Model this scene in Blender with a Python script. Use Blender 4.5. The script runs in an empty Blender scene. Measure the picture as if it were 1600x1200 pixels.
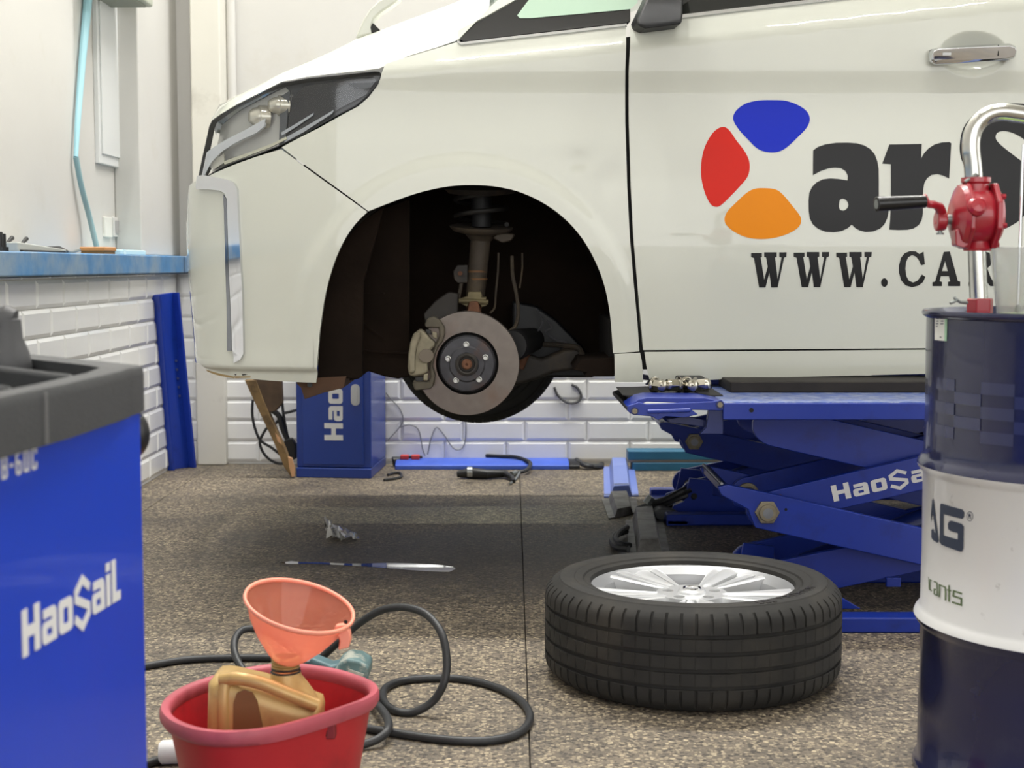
import bpy, bmesh, math, random
from math import sin, cos, tan, pi, radians, sqrt, atan2, hypot
from mathutils import Vector, Matrix
from mathutils.geometry import delaunay_2d_cdt

# ------------------------------------------------------------------ camera, world, lights
SC = bpy.context.scene
COL = SC.collection
F = 2300.0                      # focal length in pixels of a 1600 px wide frame
HC = 0.96                       # camera height
PITCH = math.atan(185.0 / F)
cam_d = bpy.data.cameras.new('camera')
cam_d.sensor_width = 36.0
cam_d.lens = F / 1600.0 * 36.0
cam_d.clip_start = 0.05
cam_d.dof.use_dof = True
cam_d.dof.focus_distance = 3.9
cam_d.dof.aperture_fstop = 6.5
cam = bpy.data.objects.new('camera', cam_d)
cam.location = (0, 0, HC)
cam.rotation_euler = (pi / 2 - PITCH, 0, 0)
COL.objects.link(cam)
SC.camera = cam

W = bpy.data.worlds.new('overcast_daylight')
W.use_nodes = True
SC.world = W
bgn = W.node_tree.nodes['Background']
bgn.inputs['Color'].default_value = (1.0, 0.995, 0.98, 1)
bgn.inputs['Strength'].default_value = 1.9

SC.view_settings.view_transform = 'Standard'
SC.view_settings.look = 'None'
SC.view_settings.gamma = 1.0
SC.view_settings.use_curve_mapping = False
SC.view_settings.exposure = 0.45
LAMP_W = 150.0                   # watts of each ceiling tube

# ------------------------------------------------------------------ helpers
random.seed(7)
CT, ST = cos(PITCH), sin(PITCH)

def ray(px, py):
    u = (px - 800.0) / F
    v = -(py - 600.0) / F
    return Vector((u, CT + v * ST, -ST + v * CT))

def P(px, py, Y):
    d = ray(px, py)
    t = Y / d.y
    return Vector((d.x * t, Y, HC + d.z * t))

def G(px, py, z=0.0):
    d = ray(px, py)
    t = (z - HC) / d.z
    return Vector((d.x * t, d.y * t, z))

def PX(px, py, X):
    d = ray(px, py)
    t = X / d.x
    return Vector((X, d.y * t, HC + d.z * t))

def proj(p):
    y = p[1] * CT - (p[2] - HC) * ST
    zz = p[1] * ST + (p[2] - HC) * CT
    return (800 + F * p[0] / y, 600 - F * zz / y)

def lin(c):
    return tuple((x / 12.92) if x <= 0.04045 else ((x + 0.055) / 1.055) ** 2.4 for x in c)

def hexc(h):
    return lin(tuple(int(h[i:i + 2], 16) / 255.0 for i in (0, 2, 4)))

MATS = {}

def mat(name, col, rough=0.5, metal=0.0, coat=0.0, spec=0.5, var=0.0, vscale=6.0, bump=0.0, bscale=60.0,
        dirt=None, dirt_amt=0.5, dscale=4.0, dthr=(0.5, 0.7), coat_rough=0.05):
    if name in MATS:
        return MATS[name]
    m = bpy.data.materials.new(name)
    m.use_nodes = True
    nt = m.node_tree
    b = nt.nodes['Principled BSDF']
    c = hexc(col) if isinstance(col, str) else col
    b.inputs['Base Color'].default_value = (*c, 1)
    b.inputs['Roughness'].default_value = rough
    b.inputs['Metallic'].default_value = metal
    b.inputs['Specular IOR Level'].default_value = spec
    b.inputs['Coat Weight'].default_value = coat
    b.inputs['Coat Roughness'].default_value = coat_rough
    tc = nt.nodes.new('ShaderNodeTexCoord')
    last = None
    if var > 0:
        n = nt.nodes.new('ShaderNodeTexNoise')
        n.inputs['Scale'].default_value = vscale
        n.inputs['Detail'].default_value = 5
        nt.links.new(tc.outputs['Object'], n.inputs['Vector'])
        r = nt.nodes.new('ShaderNodeValToRGB')
        r.color_ramp.elements[0].position = 0.3
        r.color_ramp.elements[1].position = 0.7
        r.color_ramp.elements[0].color = (*[max(0, x * (1 - var)) for x in c], 1)
        r.color_ramp.elements[1].color = (*[min(1, x * (1 + var)) for x in c], 1)
        nt.links.new(n.outputs['Fac'], r.inputs['Fac'])
        last = r.outputs['Color']
    if dirt is not None:
        d = hexc(dirt)
        n2 = nt.nodes.new('ShaderNodeTexNoise')
        n2.inputs['Scale'].default_value = dscale
        n2.inputs['Detail'].default_value = 8
        n2.inputs['Roughness'].default_value = 0.65
        nt.links.new(tc.outputs['Object'], n2.inputs['Vector'])
        mr = nt.nodes.new('ShaderNodeMapRange')
        mr.inputs['From Min'].default_value = dthr[0]
        mr.inputs['From Max'].default_value = dthr[1]
        mr.inputs['To Max'].default_value = dirt_amt
        nt.links.new(n2.outputs['Fac'], mr.inputs['Value'])
        mx = nt.nodes.new('ShaderNodeMix')
        mx.data_type = 'RGBA'
        nt.links.new(mr.outputs['Result'], mx.inputs['Factor'])
        if last is not None:
            nt.links.new(last, mx.inputs['A'])
        else:
            mx.inputs['A'].default_value = (*c, 1)
        mx.inputs['B'].default_value = (*d, 1)
        last = mx.outputs['Result']
    if last is not None:
        nt.links.new(last, b.inputs['Base Color'])
    if bump > 0:
        n3 = nt.nodes.new('ShaderNodeTexNoise')
        n3.inputs['Scale'].default_value = bscale
        n3.inputs['Detail'].default_value = 4
        nt.links.new(tc.outputs['Object'], n3.inputs['Vector'])
        bp = nt.nodes.new('ShaderNodeBump')
        bp.inputs['Strength'].default_value = bump
        bp.inputs['Distance'].default_value = 0.004
        nt.links.new(n3.outputs['Fac'], bp.inputs['Height'])
        nt.links.new(bp.outputs['Normal'], b.inputs['Normal'])
    MATS[name] = m
    return m

def thin_glass(name, tint, refl=1.0, body=0.0, body_col=(1, 1, 1), translucent=False):
    """a thin clear or milky sheet: see-through, with a fresnel gloss and an optional milky share"""
    if name in MATS:
        return MATS[name]
    m = bpy.data.materials.new(name)
    m.use_nodes = True
    nt = m.node_tree
    nt.nodes.remove(nt.nodes['Principled BSDF'])
    out = nt.nodes['Material Output']
    tr = nt.nodes.new('ShaderNodeBsdfTransparent')
    tr.inputs['Color'].default_value = (*tint, 1)
    base = tr.outputs[0]
    if body > 0:
        d = nt.nodes.new('ShaderNodeBsdfDiffuse')
        d.inputs['Color'].default_value = (*body_col, 1)
        src = d.outputs[0]
        if translucent:
            t2 = nt.nodes.new('ShaderNodeBsdfTranslucent')
            t2.inputs['Color'].default_value = (*body_col, 1)
            m2 = nt.nodes.new('ShaderNodeMixShader')
            m2.inputs[0].default_value = 0.45
            nt.links.new(d.outputs[0], m2.inputs[1])
            nt.links.new(t2.outputs[0], m2.inputs[2])
            src = m2.outputs[0]
        mx = nt.nodes.new('ShaderNodeMixShader')
        mx.inputs[0].default_value = body
        nt.links.new(base, mx.inputs[1])
        nt.links.new(src, mx.inputs[2])
        base = mx.outputs[0]
    gl = nt.nodes.new('ShaderNodeBsdfGlossy')
    gl.inputs['Roughness'].default_value = 0.04
    fr = nt.nodes.new('ShaderNodeLayerWeight')          # facing: the same from both sides of the sheet
    pw = nt.nodes.new('ShaderNodeMath'); pw.operation = 'POWER'; pw.inputs[1].default_value = 4.0
    nt.links.new(fr.outputs['Facing'], pw.inputs[0])
    ml = nt.nodes.new('ShaderNodeMath'); ml.operation = 'MULTIPLY_ADD'
    ml.inputs[1].default_value = 0.75 * refl
    ml.inputs[2].default_value = 0.04 * refl
    ml.use_clamp = True
    nt.links.new(pw.outputs[0], ml.inputs[0])
    mg = nt.nodes.new('ShaderNodeMixShader')
    nt.links.new(ml.outputs[0], mg.inputs[0])
    nt.links.new(base, mg.inputs[1])
    nt.links.new(gl.outputs[0], mg.inputs[2])
    nt.links.new(mg.outputs[0], out.inputs['Surface'])
    MATS[name] = m
    return m

def emit(name, col, strength):
    m = bpy.data.materials.new(name)
    m.use_nodes = True
    b = m.node_tree.nodes['Principled BSDF']
    b.inputs['Base Color'].default_value = (*col, 1)
    b.inputs['Emission Color'].default_value = (*col, 1)
    b.inputs['Emission Strength'].default_value = strength
    return m

def link(name, me, m, parent=None, angle=35, bevel=0.0, bseg=2):
    if m is not None:
        me.materials.append(m)
    o = bpy.data.objects.new(name, me)
    COL.objects.link(o)
    if angle is not None:
        me.shade_smooth()
        me.set_sharp_from_angle(angle=radians(angle))
    if bevel > 0:
        bv = o.modifiers.new('bevel', 'BEVEL')
        bv.width = bevel
        bv.segments = bseg
        bv.limit_method = 'ANGLE'
        bv.angle_limit = radians(40)
        bv.harden_normals = True
    attach(o, parent)
    return o

def attach(o, parent):
    if parent is not None:
        o.parent = parent
        if parent.type == 'EMPTY':
            o.matrix_parent_inverse = Matrix.Translation(-parent.location)

def tag(o, label=None, cat=None, group=None, kind=None):
    if label: o['label'] = label
    if cat: o['category'] = cat
    if group: o['group'] = group
    if kind: o['kind'] = kind
    return o

def thing(name, loc, label, cat, group=None, kind=None):
    o = bpy.data.objects.new(name, None)
    o.empty_display_size = 0.1
    COL.objects.link(o)
    o.location = Vector(loc)
    return tag(o, label, cat, group, kind)

def dup(root, delta, label=None, group=None):
    r = root.copy()
    COL.objects.link(r)
    r.location = root.location + Vector(delta)
    if label: r['label'] = label
    if group: r['group'] = group
    for ch in list(root.children):
        c = ch.copy(); COL.objects.link(c); c.parent = r
        c.matrix_parent_inverse = ch.matrix_parent_inverse
        for g in list(ch.children):
            d = g.copy(); COL.objects.link(d); d.parent = c
    return r

def inpoly(x, y, loops):
    ins = False
    for lp in loops:
        n = len(lp)
        j = n - 1
        for i in range(n):
            xi, yi = lp[i]; xj, yj = lp[j]
            if (yi > y) != (yj > y) and x < (xj - xi) * (y - yi) / (yj - yi) + xi:
                ins = not ins
            j = i
    return ins

def resample(lp, step):
    out = []
    n = len(lp)
    for i in range(n):
        a = lp[i]; b = lp[(i + 1) % n]
        d = hypot(b[0] - a[0], b[1] - a[1])
        k = max(1, int(math.ceil(d / step)))
        for j in range(k):
            out.append((a[0] + (b[0] - a[0]) * j / k, a[1] + (b[1] - a[1]) * j / k))
    return out

def fill2d(loops, step=None, dense=()):
    """triangulate loops (even-odd), optional interior grid; returns verts, tris, loop index lists"""
    if step:
        loops = [resample(l, step) for l in loops]
    V = []; E = []; idx = []
    for lp in loops:
        s = len(V)
        V += [Vector((p[0], p[1])) for p in lp]
        E += [(s + i, s + (i + 1) % len(lp)) for i in range(len(lp))]
        idx.append(list(range(s, s + len(lp))))
    if step:
        xs = [p[0] for p in loops[0]]; ys = [p[1] for p in loops[0]]
        cell = {}
        for v in V:
            cell.setdefault((int(v.x // step), int(v.y // step)), []).append((v.x, v.y))
        nx = int((max(xs) - min(xs)) / step) + 1
        ny = int((max(ys) - min(ys)) / step) + 1
        for i in range(nx + 1):
            for j in range(ny + 1):
                x = min(xs) + (i + 0.5 + 0.5 * (j % 2)) * step; y = min(ys) + (j + 0.5) * step
                if not inpoly(x, y, loops):
                    continue
                if any(((x - d[0]) / d[2]) ** 2 + ((y - d[1]) / d[3]) ** 2 < 1 for d in dense):
                    continue
                k = (int(x // step), int(y // step)); near = False
                for a in (-1, 0, 1):
                    for b in (-1, 0, 1):
                        for q in cell.get((k[0] + a, k[1] + b), ()):
                            if abs(q[0] - x) + abs(q[1] - y) < step * 0.55:
                                near = True
                if not near:
                    V.append(Vector((x, y)))
    for cx, cy, rx, ry, st in dense:                 # finer points inside these ellipses
        for i in range(int(2 * rx / st) + 1):
            for j in range(int(2 * ry / st) + 1):
                x = cx - rx + (i + 0.5 * (j % 2)) * st; y = cy - ry + j * st
                if ((x - cx) / rx) ** 2 + ((y - cy) / ry) ** 2 < 1:
                    V.append(Vector((x, y)))
    vo, eo, fo, ov, oe, of = delaunay_2d_cdt(V, E, [], 0, 1e-6)
    tris = []
    for f in fo:
        cx = sum(vo[i].x for i in f) / 3; cy = sum(vo[i].y for i in f) / 3
        if inpoly(cx, cy, loops):
            a, b, c = f
            if (vo[b] - vo[a]).cross(vo[c] - vo[a]) < 0:
                f = (a, c, b)
            tris.append(tuple(f))
    inv = {}
    for i, l in enumerate(ov):
        for q in l:
            inv[q] = i
    idx = [[inv[i] for i in l] for l in idx]
    return [(v.x, v.y) for v in vo], tris, idx

def frame_from_axis(d):
    d = Vector(d).normalized()
    a = Vector((0, 0, 1)) if abs(d.z) < 0.9 else Vector((1, 0, 0))
    u = d.cross(a).normalized()
    v = d.cross(u).normalized()
    return u, v, d

class MB:
    def __init__(self):
        self.v = []; self.f = []
    def add(self, vs, fs):
        s = len(self.v)
        self.v += [tuple(p) for p in vs]
        self.f += [tuple(s + i for i in f) for f in fs]
        return self
    def hexa(self, p):          # 0-3 bottom loop, 4-7 top loop
        return self.add(p, [(3, 2, 1, 0), (4, 5, 6, 7), (0, 1, 5, 4), (1, 2, 6, 5), (2, 3, 7, 6), (3, 0, 4, 7)])
    def box(self, x0, x1, y0, y1, z0, z1):
        return self.hexa([(x0, y0, z0), (x1, y0, z0), (x1, y1, z0), (x0, y1, z0),
                          (x0, y0, z1), (x1, y0, z1), (x1, y1, z1), (x0, y1, z1)])
    def bar(self, a, b, w, h, up=(0, 0, 1)):
        a = Vector(a); b = Vector(b)
        d = (b - a).normalized(); s = d.cross(Vector(up)).normalized() * (w / 2); t = s.cross(d).normalized() * (h / 2)
        return self.hexa([a - s - t, a + s - t, b + s - t, b - s - t, a - s + t, a + s + t, b + s + t, b - s + t])
    def cyl(self, a, b, r0, r1=None, n=24, caps=True):
        a = Vector(a); b = Vector(b); r1 = r0 if r1 is None else r1
        u, v, d = frame_from_axis(b - a)
        vs = []
        for c, r in ((a, r0), (b, r1)):
            for i in range(n):
                t = 2 * pi * i / n
                vs.append(c + u * (r * cos(t)) + v * (r * sin(t)))
        fs = [(i, (i + 1) % n, n + (i + 1) % n, n + i) for i in range(n)]
        if caps:
            fs += [tuple(range(n - 1, -1, -1)), tuple(range(n, 2 * n))]
        return self.add(vs, fs)
    def lathe(self, prof, o, axis=(0, 0, 1), n=48, close=False):
        o = Vector(o)
        u, v, d = frame_from_axis(axis)
        vs = []; m = len(prof)
        for i in range(n):
            t = 2 * pi * i / n
            dr = u * cos(t) + v * sin(t)
            for r, h in prof:
                vs.append(o + dr * r + d * h)
        fs = []
        for i in range(n):
            j = (i + 1) % n
            for k in range(m if close else m - 1):
                k2 = (k + 1) % m
                fs.append((i * m + k, j * m + k, j * m + k2, i * m + k2))
        return self.add(vs, fs)
    def tube(self, path, r, n=10, closed=False, caps=True):
        pts = [Vector(p) for p in path]; m = len(pts)
        if not isinstance(r, (list, tuple)):
            r = [r] * m
        tg = []
        for i in range(m):
            a = pts[(i - 1) % m] if (closed or i > 0) else pts[i]
            b = pts[(i + 1) % m] if (closed or i < m - 1) else pts[i]
            tg.append((b - a).normalized())
        u, _, _ = frame_from_axis(tg[0])
        vs = []
        for i in range(m):
            u = (u - tg[i] * u.dot(tg[i])).normalized()
            w = tg[i].cross(u)
            for k in range(n):
                t = 2 * pi * k / n
                vs.append(pts[i] + u * (r[i] * cos(t)) + w * (r[i] * sin(t)))
        fs = []
        for i in range(m if closed else m - 1):
            j = (i + 1) % m
            for k in range(n):
                fs.append((i * n + k, i * n + (k + 1) % n, j * n + (k + 1) % n, j * n + k))
        if not closed and caps:
            fs += [tuple(range(n - 1, -1, -1)), tuple((m - 1) * n + k for k in range(n))]
        return self.add(vs, fs)
    def prism(self, loops, o, u, v, w):
        """2D loops in the plane (o,u,v) pushed along vector w"""
        if loops and not isinstance(loops[0][0], (tuple, list, Vector)):
            loops = [loops]
        o = Vector(o); u = Vector(u); v = Vector(v); w = Vector(w)
        V, T, idx = fill2d(loops)
        n = len(V)
        pts = [o + u * p[0] + v * p[1] for p in V]
        vs = pts + [p + w for p in pts]
        flip = u.cross(v).dot(w) > 0
        fs = []
        for t in T:
            a = tuple(reversed(t)) if flip else t
            fs.append(a)
            fs.append(tuple(n + i for i in reversed(a)))
        for l in idx:
            for i in range(len(l)):
                p, q = l[i], l[(i + 1) % len(l)]
                fs.append((p, q, n + q, n + p))
        s = len(self.v)
        self.add(vs, fs)
        return self
    def mesh(self, name, fix=True):
        me = bpy.data.meshes.new(name)
        me.from_pydata(self.v, [], self.f)
        me.update()
        if fix:
            bm = bmesh.new(); bm.from_mesh(me)
            bmesh.ops.recalc_face_normals(bm, faces=bm.faces)
            bm.to_mesh(me); bm.free()
        return me
    def build(self, name, m, parent=None, angle=35, bevel=0.0, bseg=2, fix=True):
        return link(name, self.mesh(name, fix), m, parent, angle, bevel, bseg)

def catmull(pts, k=8, closed=False):
    pts = [Vector(p) for p in pts]; n = len(pts); out = []
    rng = range(n if closed else n - 1)
    for i in rng:
        p0 = pts[(i - 1) % n] if (closed or i > 0) else pts[i] * 2 - pts[i + 1]
        p1 = pts[i]; p2 = pts[(i + 1) % n]
        p3 = pts[(i + 2) % n] if (closed or i < n - 2) else p2 * 2 - p1
        for j in range(k):
            t = j / k
            out.append(0.5 * ((2 * p1) + (p2 - p0) * t + (2 * p0 - 5 * p1 + 4 * p2 - p3) * t * t + (3 * p1 - p0 - 3 * p2 + p3) * t ** 3))
    if not closed:
        out.append(pts[-1])
    return out

def cat2(pts, k=6, closed=True):
    return [(p.x, p.y) for p in catmull([Vector((a, b, 0)) for a, b in pts], k, closed)]

def rrect(x0, x1, y0, y1, r, n=5):
    out = []
    for cx, cy, a0 in ((x1 - r, y1 - r, 0), (x0 + r, y1 - r, 90), (x0 + r, y0 + r, 180), (x1 - r, y0 + r, 270)):
        for i in range(n + 1):
            a = radians(a0 + 90 * i / n)
            out.append((cx + r * cos(a), cy + r * sin(a)))
    return out

def circ(cx, cy, r, n=24, ry=None):
    ry = r if ry is None else ry
    return [(cx + r * cos(2 * pi * i / n), cy + ry * sin(2 * pi * i / n)) for i in range(n)]

def stroke(pl, w):
    """a thick polyline as one closed loop with mitred corners"""
    L = []; R = []; n = len(pl)
    for i in range(n):
        a = Vector(pl[max(i - 1, 0)]); b = Vector(pl[i]); c = Vector(pl[min(i + 1, n - 1)])
        d1 = (b - a).normalized() if i > 0 else (c - b).normalized()
        d2 = (c - b).normalized() if i < n - 1 else d1
        n1 = Vector((-d1.y, d1.x)); n2 = Vector((-d2.y, d2.x))
        m = (n1 + n2).normalized(); k = (w / 2) / max(0.35, m.dot(n1))
        L.append(tuple(b + m * k)); R.append(tuple(b - m * k))
    return L + R[::-1]

def interp(x, tab):
    """smooth (cubic hermite) interpolation in a table of (x, y)"""
    n = len(tab)
    if x <= tab[0][0]: return tab[0][1]
    if x >= tab[-1][0]: return tab[-1][1]
    for i in range(n - 1):
        if x <= tab[i + 1][0]:
            break
    def sl(k):
        if k <= 0 or k >= n - 1:
            a, b = (0, 1) if k <= 0 else (n - 2, n - 1)
        else:
            a, b = k - 1, k + 1
        return (tab[b][1] - tab[a][1]) / (tab[b][0] - tab[a][0])
    h = tab[i + 1][0] - tab[i][0]; t = (x - tab[i][0]) / h
    m0, m1 = sl(i) * h, sl(i + 1) * h
    return ((2 * t ** 3 - 3 * t * t + 1) * tab[i][1] + (t ** 3 - 2 * t * t + t) * m0
            + (-2 * t ** 3 + 3 * t * t) * tab[i + 1][1] + (t ** 3 - t * t) * m1)

def sstep(a, b, x):
    t = min(1, max(0, (x - a) / (b - a)))
    return t * t * (3 - 2 * t)

def text_mesh(s, size, name):
    c = bpy.data.curves.new(name, 'FONT')
    c.body = s
    c.size = size
    c.align_x = 'CENTER'
    c.resolution_u = 3
    c.extrude = 0.0006
    o = bpy.data.objects.new(name, c)
    me = bpy.data.meshes.new_from_object(o)
    bpy.data.objects.remove(o)
    bpy.data.curves.remove(c)
    return me
# ------------------------------------------------------------------ the room
XL, XU, YB, YU = -1.62, -1.74, 7.10, 7.24      # tiled dado and upper wall, left and back
ZL0, ZL1 = 0.925, 1.005                         # blue ledge
XR, YF, ZC = 6.0, -1.6, 7.0

def floor_material():
    m = bpy.data.materials.new('terrazzo_floor')
    m.use_nodes = True
    nt = m.node_tree; b = nt.nodes['Principled BSDF']; L = nt.links.new
    tc = nt.nodes.new('ShaderNodeTexCoord')
    vo = nt.nodes.new('ShaderNodeTexVoronoi'); vo.inputs['Scale'].default_value = 105; vo.inputs['Randomness'].default_value = 1
    L(tc.outputs['Object'], vo.inputs['Vector'])
    sep = nt.nodes.new('ShaderNodeSeparateColor'); L(vo.outputs['Color'], sep.inputs[0])
    cr = nt.nodes.new('ShaderNodeValToRGB'); cr.color_ramp.interpolation = 'CONSTANT'
    e = cr.color_ramp.elements
    e[0].position = 0; e[0].color = (*hexc('413a32'), 1)
    e[1].position = 0.22; e[1].color = (*hexc('766b5b'), 1)
    for p, h in ((0.42, '93866f'), (0.62, 'a89a80'), (0.78, '655c4f'), (0.86, 'b9aa8d'), (0.95, '4d443a')):
        q = e.new(p); q.color = (*hexc(h), 1)
    L(sep.outputs[0], cr.inputs['Fac'])
    # cement between the stones
    v2 = nt.nodes.new('ShaderNodeTexVoronoi'); v2.feature = 'DISTANCE_TO_EDGE'; v2.inputs['Scale'].default_value = 105
    L(tc.outputs['Object'], v2.inputs['Vector'])
    mr = nt.nodes.new('ShaderNodeMapRange'); mr.inputs['From Min'].default_value = 0.04; mr.inputs['From Max'].default_value = 0.16
    L(v2.outputs['Distance'], mr.inputs['Value'])
    mx = nt.nodes.new('ShaderNodeMix'); mx.data_type = 'RGBA'; mx.inputs['A'].default_value = (*hexc('6a6053'), 1)
    L(mr.outputs['Result'], mx.inputs['Factor']); L(cr.outputs['Color'], mx.inputs['B'])
    # grime and oil stains
    n1 = nt.nodes.new('ShaderNodeTexNoise'); n1.inputs['Scale'].default_value = 1.6; n1.inputs['Detail'].default_value = 9; n1.inputs['Roughness'].default_value = 0.62
    L(tc.outputs['Object'], n1.inputs['Vector'])
    g1 = nt.nodes.new('ShaderNodeMapRange'); g1.inputs['From Min'].default_value = 0.42; g1.inputs['From Max'].default_value = 0.66; g1.inputs['To Max'].default_value = 0.55
    L(n1.outputs['Fac'], g1.inputs['Value'])
    # the large oily patch under the front of the car
    mp = nt.nodes.new('ShaderNodeMapping'); mp.inputs['Location'].default_value = (0.05, -4.75, 0); mp.inputs['Scale'].default_value = (0.85, 1.0, 1)
    mp.vector_type = 'POINT'
    L(tc.outputs['Object'], mp.inputs['Vector'])
    ln = nt.nodes.new('ShaderNodeVectorMath'); ln.operation = 'LENGTH'; L(mp.outputs[0], ln.inputs[0])
    n2 = nt.nodes.new('ShaderNodeTexNoise'); n2.inputs['Scale'].default_value = 3.4; n2.inputs['Detail'].default_value = 8; n2.inputs['Roughness'].default_value = 0.7
    L(tc.outputs['Object'], n2.inputs['Vector'])
    ad = nt.nodes.new('ShaderNodeMath'); ad.operation = 'MULTIPLY_ADD'; ad.inputs[1].default_value = 1.3; ad.inputs[2].default_value = -0.65
    L(n2.outputs['Fac'], ad.inputs[0])
    a2 = nt.nodes.new('ShaderNodeMath'); a2.operation = 'ADD'; L(ln.outputs['Value'], a2.inputs[0]); L(ad.outputs[0], a2.inputs[1])
    g2 = nt.nodes.new('ShaderNodeMapRange'); g2.inputs['From Min'].default_value = 1.0; g2.inputs['From Max'].default_value = 0.35; g2.inputs['To Max'].default_value = 0.72
    L(a2.outputs[0], g2.inputs['Value'])
    mxx = nt.nodes.new('ShaderNodeMath'); mxx.operation = 'MAXIMUM'; L(g1.outputs[0], mxx.inputs[0]); L(g2.outputs[0], mxx.inputs[1])
    m2 = nt.nodes.new('ShaderNodeMix'); m2.data_type = 'RGBA'; m2.inputs['B'].default_value = (*hexc('2b2825'), 1)
    L(mxx.outputs[0], m2.inputs['Factor']); L(mx.outputs['Result'], m2.inputs['A'])
    L(m2.outputs['Result'], b.inputs['Base Color'])
    ro = nt.nodes.new('ShaderNodeMapRange'); ro.inputs['To Min'].default_value = 0.6; ro.inputs['To Max'].default_value = 0.42
    L(mxx.outputs[0], ro.inputs['Value']); L(ro.outputs[0], b.inputs['Roughness'])
    bp = nt.nodes.new('ShaderNodeBump'); bp.inputs['Strength'].default_value = 0.35; bp.inputs['Distance'].default_value = 0.002
    L(mr.outputs['Result'], bp.inputs['Height']); L(bp.outputs['Normal'], b.inputs['Normal'])
    return m

M_FLOOR = floor_material()
M_WALL = mat('warm_white_wall_paint', 'cfcdc8', 0.75, var=0.03, vscale=1.2, bump=0.12, bscale=25, dirt='bdb6a8', dirt_amt=0.35, dscale=2.2, dthr=(0.58, 0.75))
M_TILE = mat('glazed_white_tile', 'f3f3f1', 0.16, var=0.03, vscale=3, coat=0.3, dirt='bfb6a6', dirt_amt=0.4, dscale=3.5, dthr=(0.55, 0.75))
M_GROUT = mat('grey_grout', 'd6d5d0', 0.85)
M_LEDGE = mat('worn_blue_ledge_paint', '4b80b0', 0.5, var=0.12, vscale=9, dirt='8fa0ae', dirt_amt=0.75, dscale=5, dthr=(0.42, 0.62), bump=0.2, bscale=30)
M_CEIL = mat('ceiling_paint', 'e8e7e2', 0.8)

def structure(o):
    o['kind'] = 'structure'
    return o

fl = structure(MB().box(-2.2, XR + .3, YF, YU + .3, -0.12, -0.012).build('floor', mat('floor_bed', '34302c', 0.8)))
xs = [XL + 0.0, -1.445, 0.035, 2.3, 4.4, XR]
ys = [YF, 1.0, 3.31, 5.9, YB]
for i in range(len(xs) - 1):
    for j in range(len(ys) - 1):
        g = 0.0013
        MB().box(xs[i] + g, xs[i + 1] - g, ys[j] + g, ys[j + 1] - g, -0.012, 0).build('floor_slab', M_FLOOR, fl, bevel=0.001, bseg=1)

wl = MB().box(XL - .5, XL - .002, YF, YU, 0, ZL0).box(XU - .38, XU, YF, YU + .3, ZL0, ZC)
wl = structure(wl.build('wall_left', M_WALL))
wbk = MB().box(XL - .5, XR + .3, YB + .002, YB + .5, 0, ZL0).box(XU - .38, XR + .3, YU, YU + .3, ZL0, ZC)
wbk = structure(wbk.build('wall_back', M_WALL))
structure(MB().box(XR, XR + .3, YF, 1.5, 0, ZC).box(XR, XR + .3, 1.5, YU, 3.6, ZC).build('wall_right', M_WALL))   # open bay on the right
structure(MB().box(-2.2, XR + .3, YF, YU + .3, ZC, ZC + .2).build('ceiling', M_CEIL))
# open bay behind the camera: unseen lintel, piers, forecourt, added to darken car reflections
structure(MB().box(-2.2, XR + .3, YF - .25, YF, 3.4, ZC + .2).box(-2.2, -1.5, YF - .25, YF, 0, 3.4).box(XR - .6, XR + .3, YF - .25, YF, 0, 3.4).build('wall_front', M_WALL))
structure(MB().box(-30, 30, -40, YF, -.2, -.015).box(XR + .3, 30, YF, 30, -.2, -.015).build('ground_outside', mat('grey_concrete_forecourt', '8b8880', 0.85, var=0.12, vscale=0.6)))
# grout bed behind the tiles
MB().box(XL - .002, XL + .001, YF, YB, 0, ZL0).build('grout_bed', M_GROUT, wl)
MB().box(XL, XR, YB - .001, YB + .002, 0, ZL0).build('grout_bed', M_GROUT, wbk)

_tiles = {}
def tile_mesh(L, H):
    key = (round(L, 3), round(H, 3))
    if key not in _tiles:
        b = min(0.013, L / 3, H / 3)
        d0, d1 = 0.003, 0.009
        v = [(0, 0, 0), (L, 0, 0), (L, H, 0), (0, H, 0), (0, 0, d0), (L, 0, d0), (L, H, d0), (0, H, d0),
             (b, b, d1), (L - b, b, d1), (L - b, H - b, d1), (b, H - b, d1)]
        f = [(0, 1, 5, 4), (1, 2, 6, 5), (2, 3, 7, 6), (3, 0, 4, 7), (4, 5, 9, 8), (5, 6, 10, 9), (6, 7, 11, 10), (7, 4, 8, 11), (8, 9, 10, 11)]
        me = bpy.data.meshes.new('tile')
        me.from_pydata(v, [], f); me.update()
        me.materials.append(M_TILE)
        _tiles[key] = me
    return _tiles[key]

def tile_wall(parent, a0, a1, place, offs):
    TL, TH, J = 0.30, 0.10, 0.0035
    z = 0.012; row = 0
    while z < ZL0 - 0.012:
        h = min(TH, ZL0 - z)
        a = a0 - (offs[row % 2])
        while a < a1 - 0.01:
            s, e = max(a, a0), min(a + TL, a1)
            if e - s > 0.02:
                o = bpy.data.objects.new('tile', tile_mesh(e - s - J, h - J))
                COL.objects.link(o)
                o.matrix_world = place(s + J / 2, z + J / 2)
                o.parent = parent
            a += TL
        z += TH; row += 1

# back wall: local x -> +X, y -> +Z, z -> -Y ; left wall: x -> +Y, y -> +Z, z -> +X
tile_wall(wbk, XL + 0.012, 3.0, lambda a, z: Matrix(((1, 0, 0, a), (0, 0, -1, YB - .001), (0, 1, 0, z), (0, 0, 0, 1))), (0.22, 0.13))
tile_wall(wl, 2.6, YB - .012, lambda a, z: Matrix(((0, 0, 1, XL + .001), (1, 0, 0, a), (0, 1, 0, z), (0, 0, 0, 1))), (0.0, 0.15))

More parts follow.
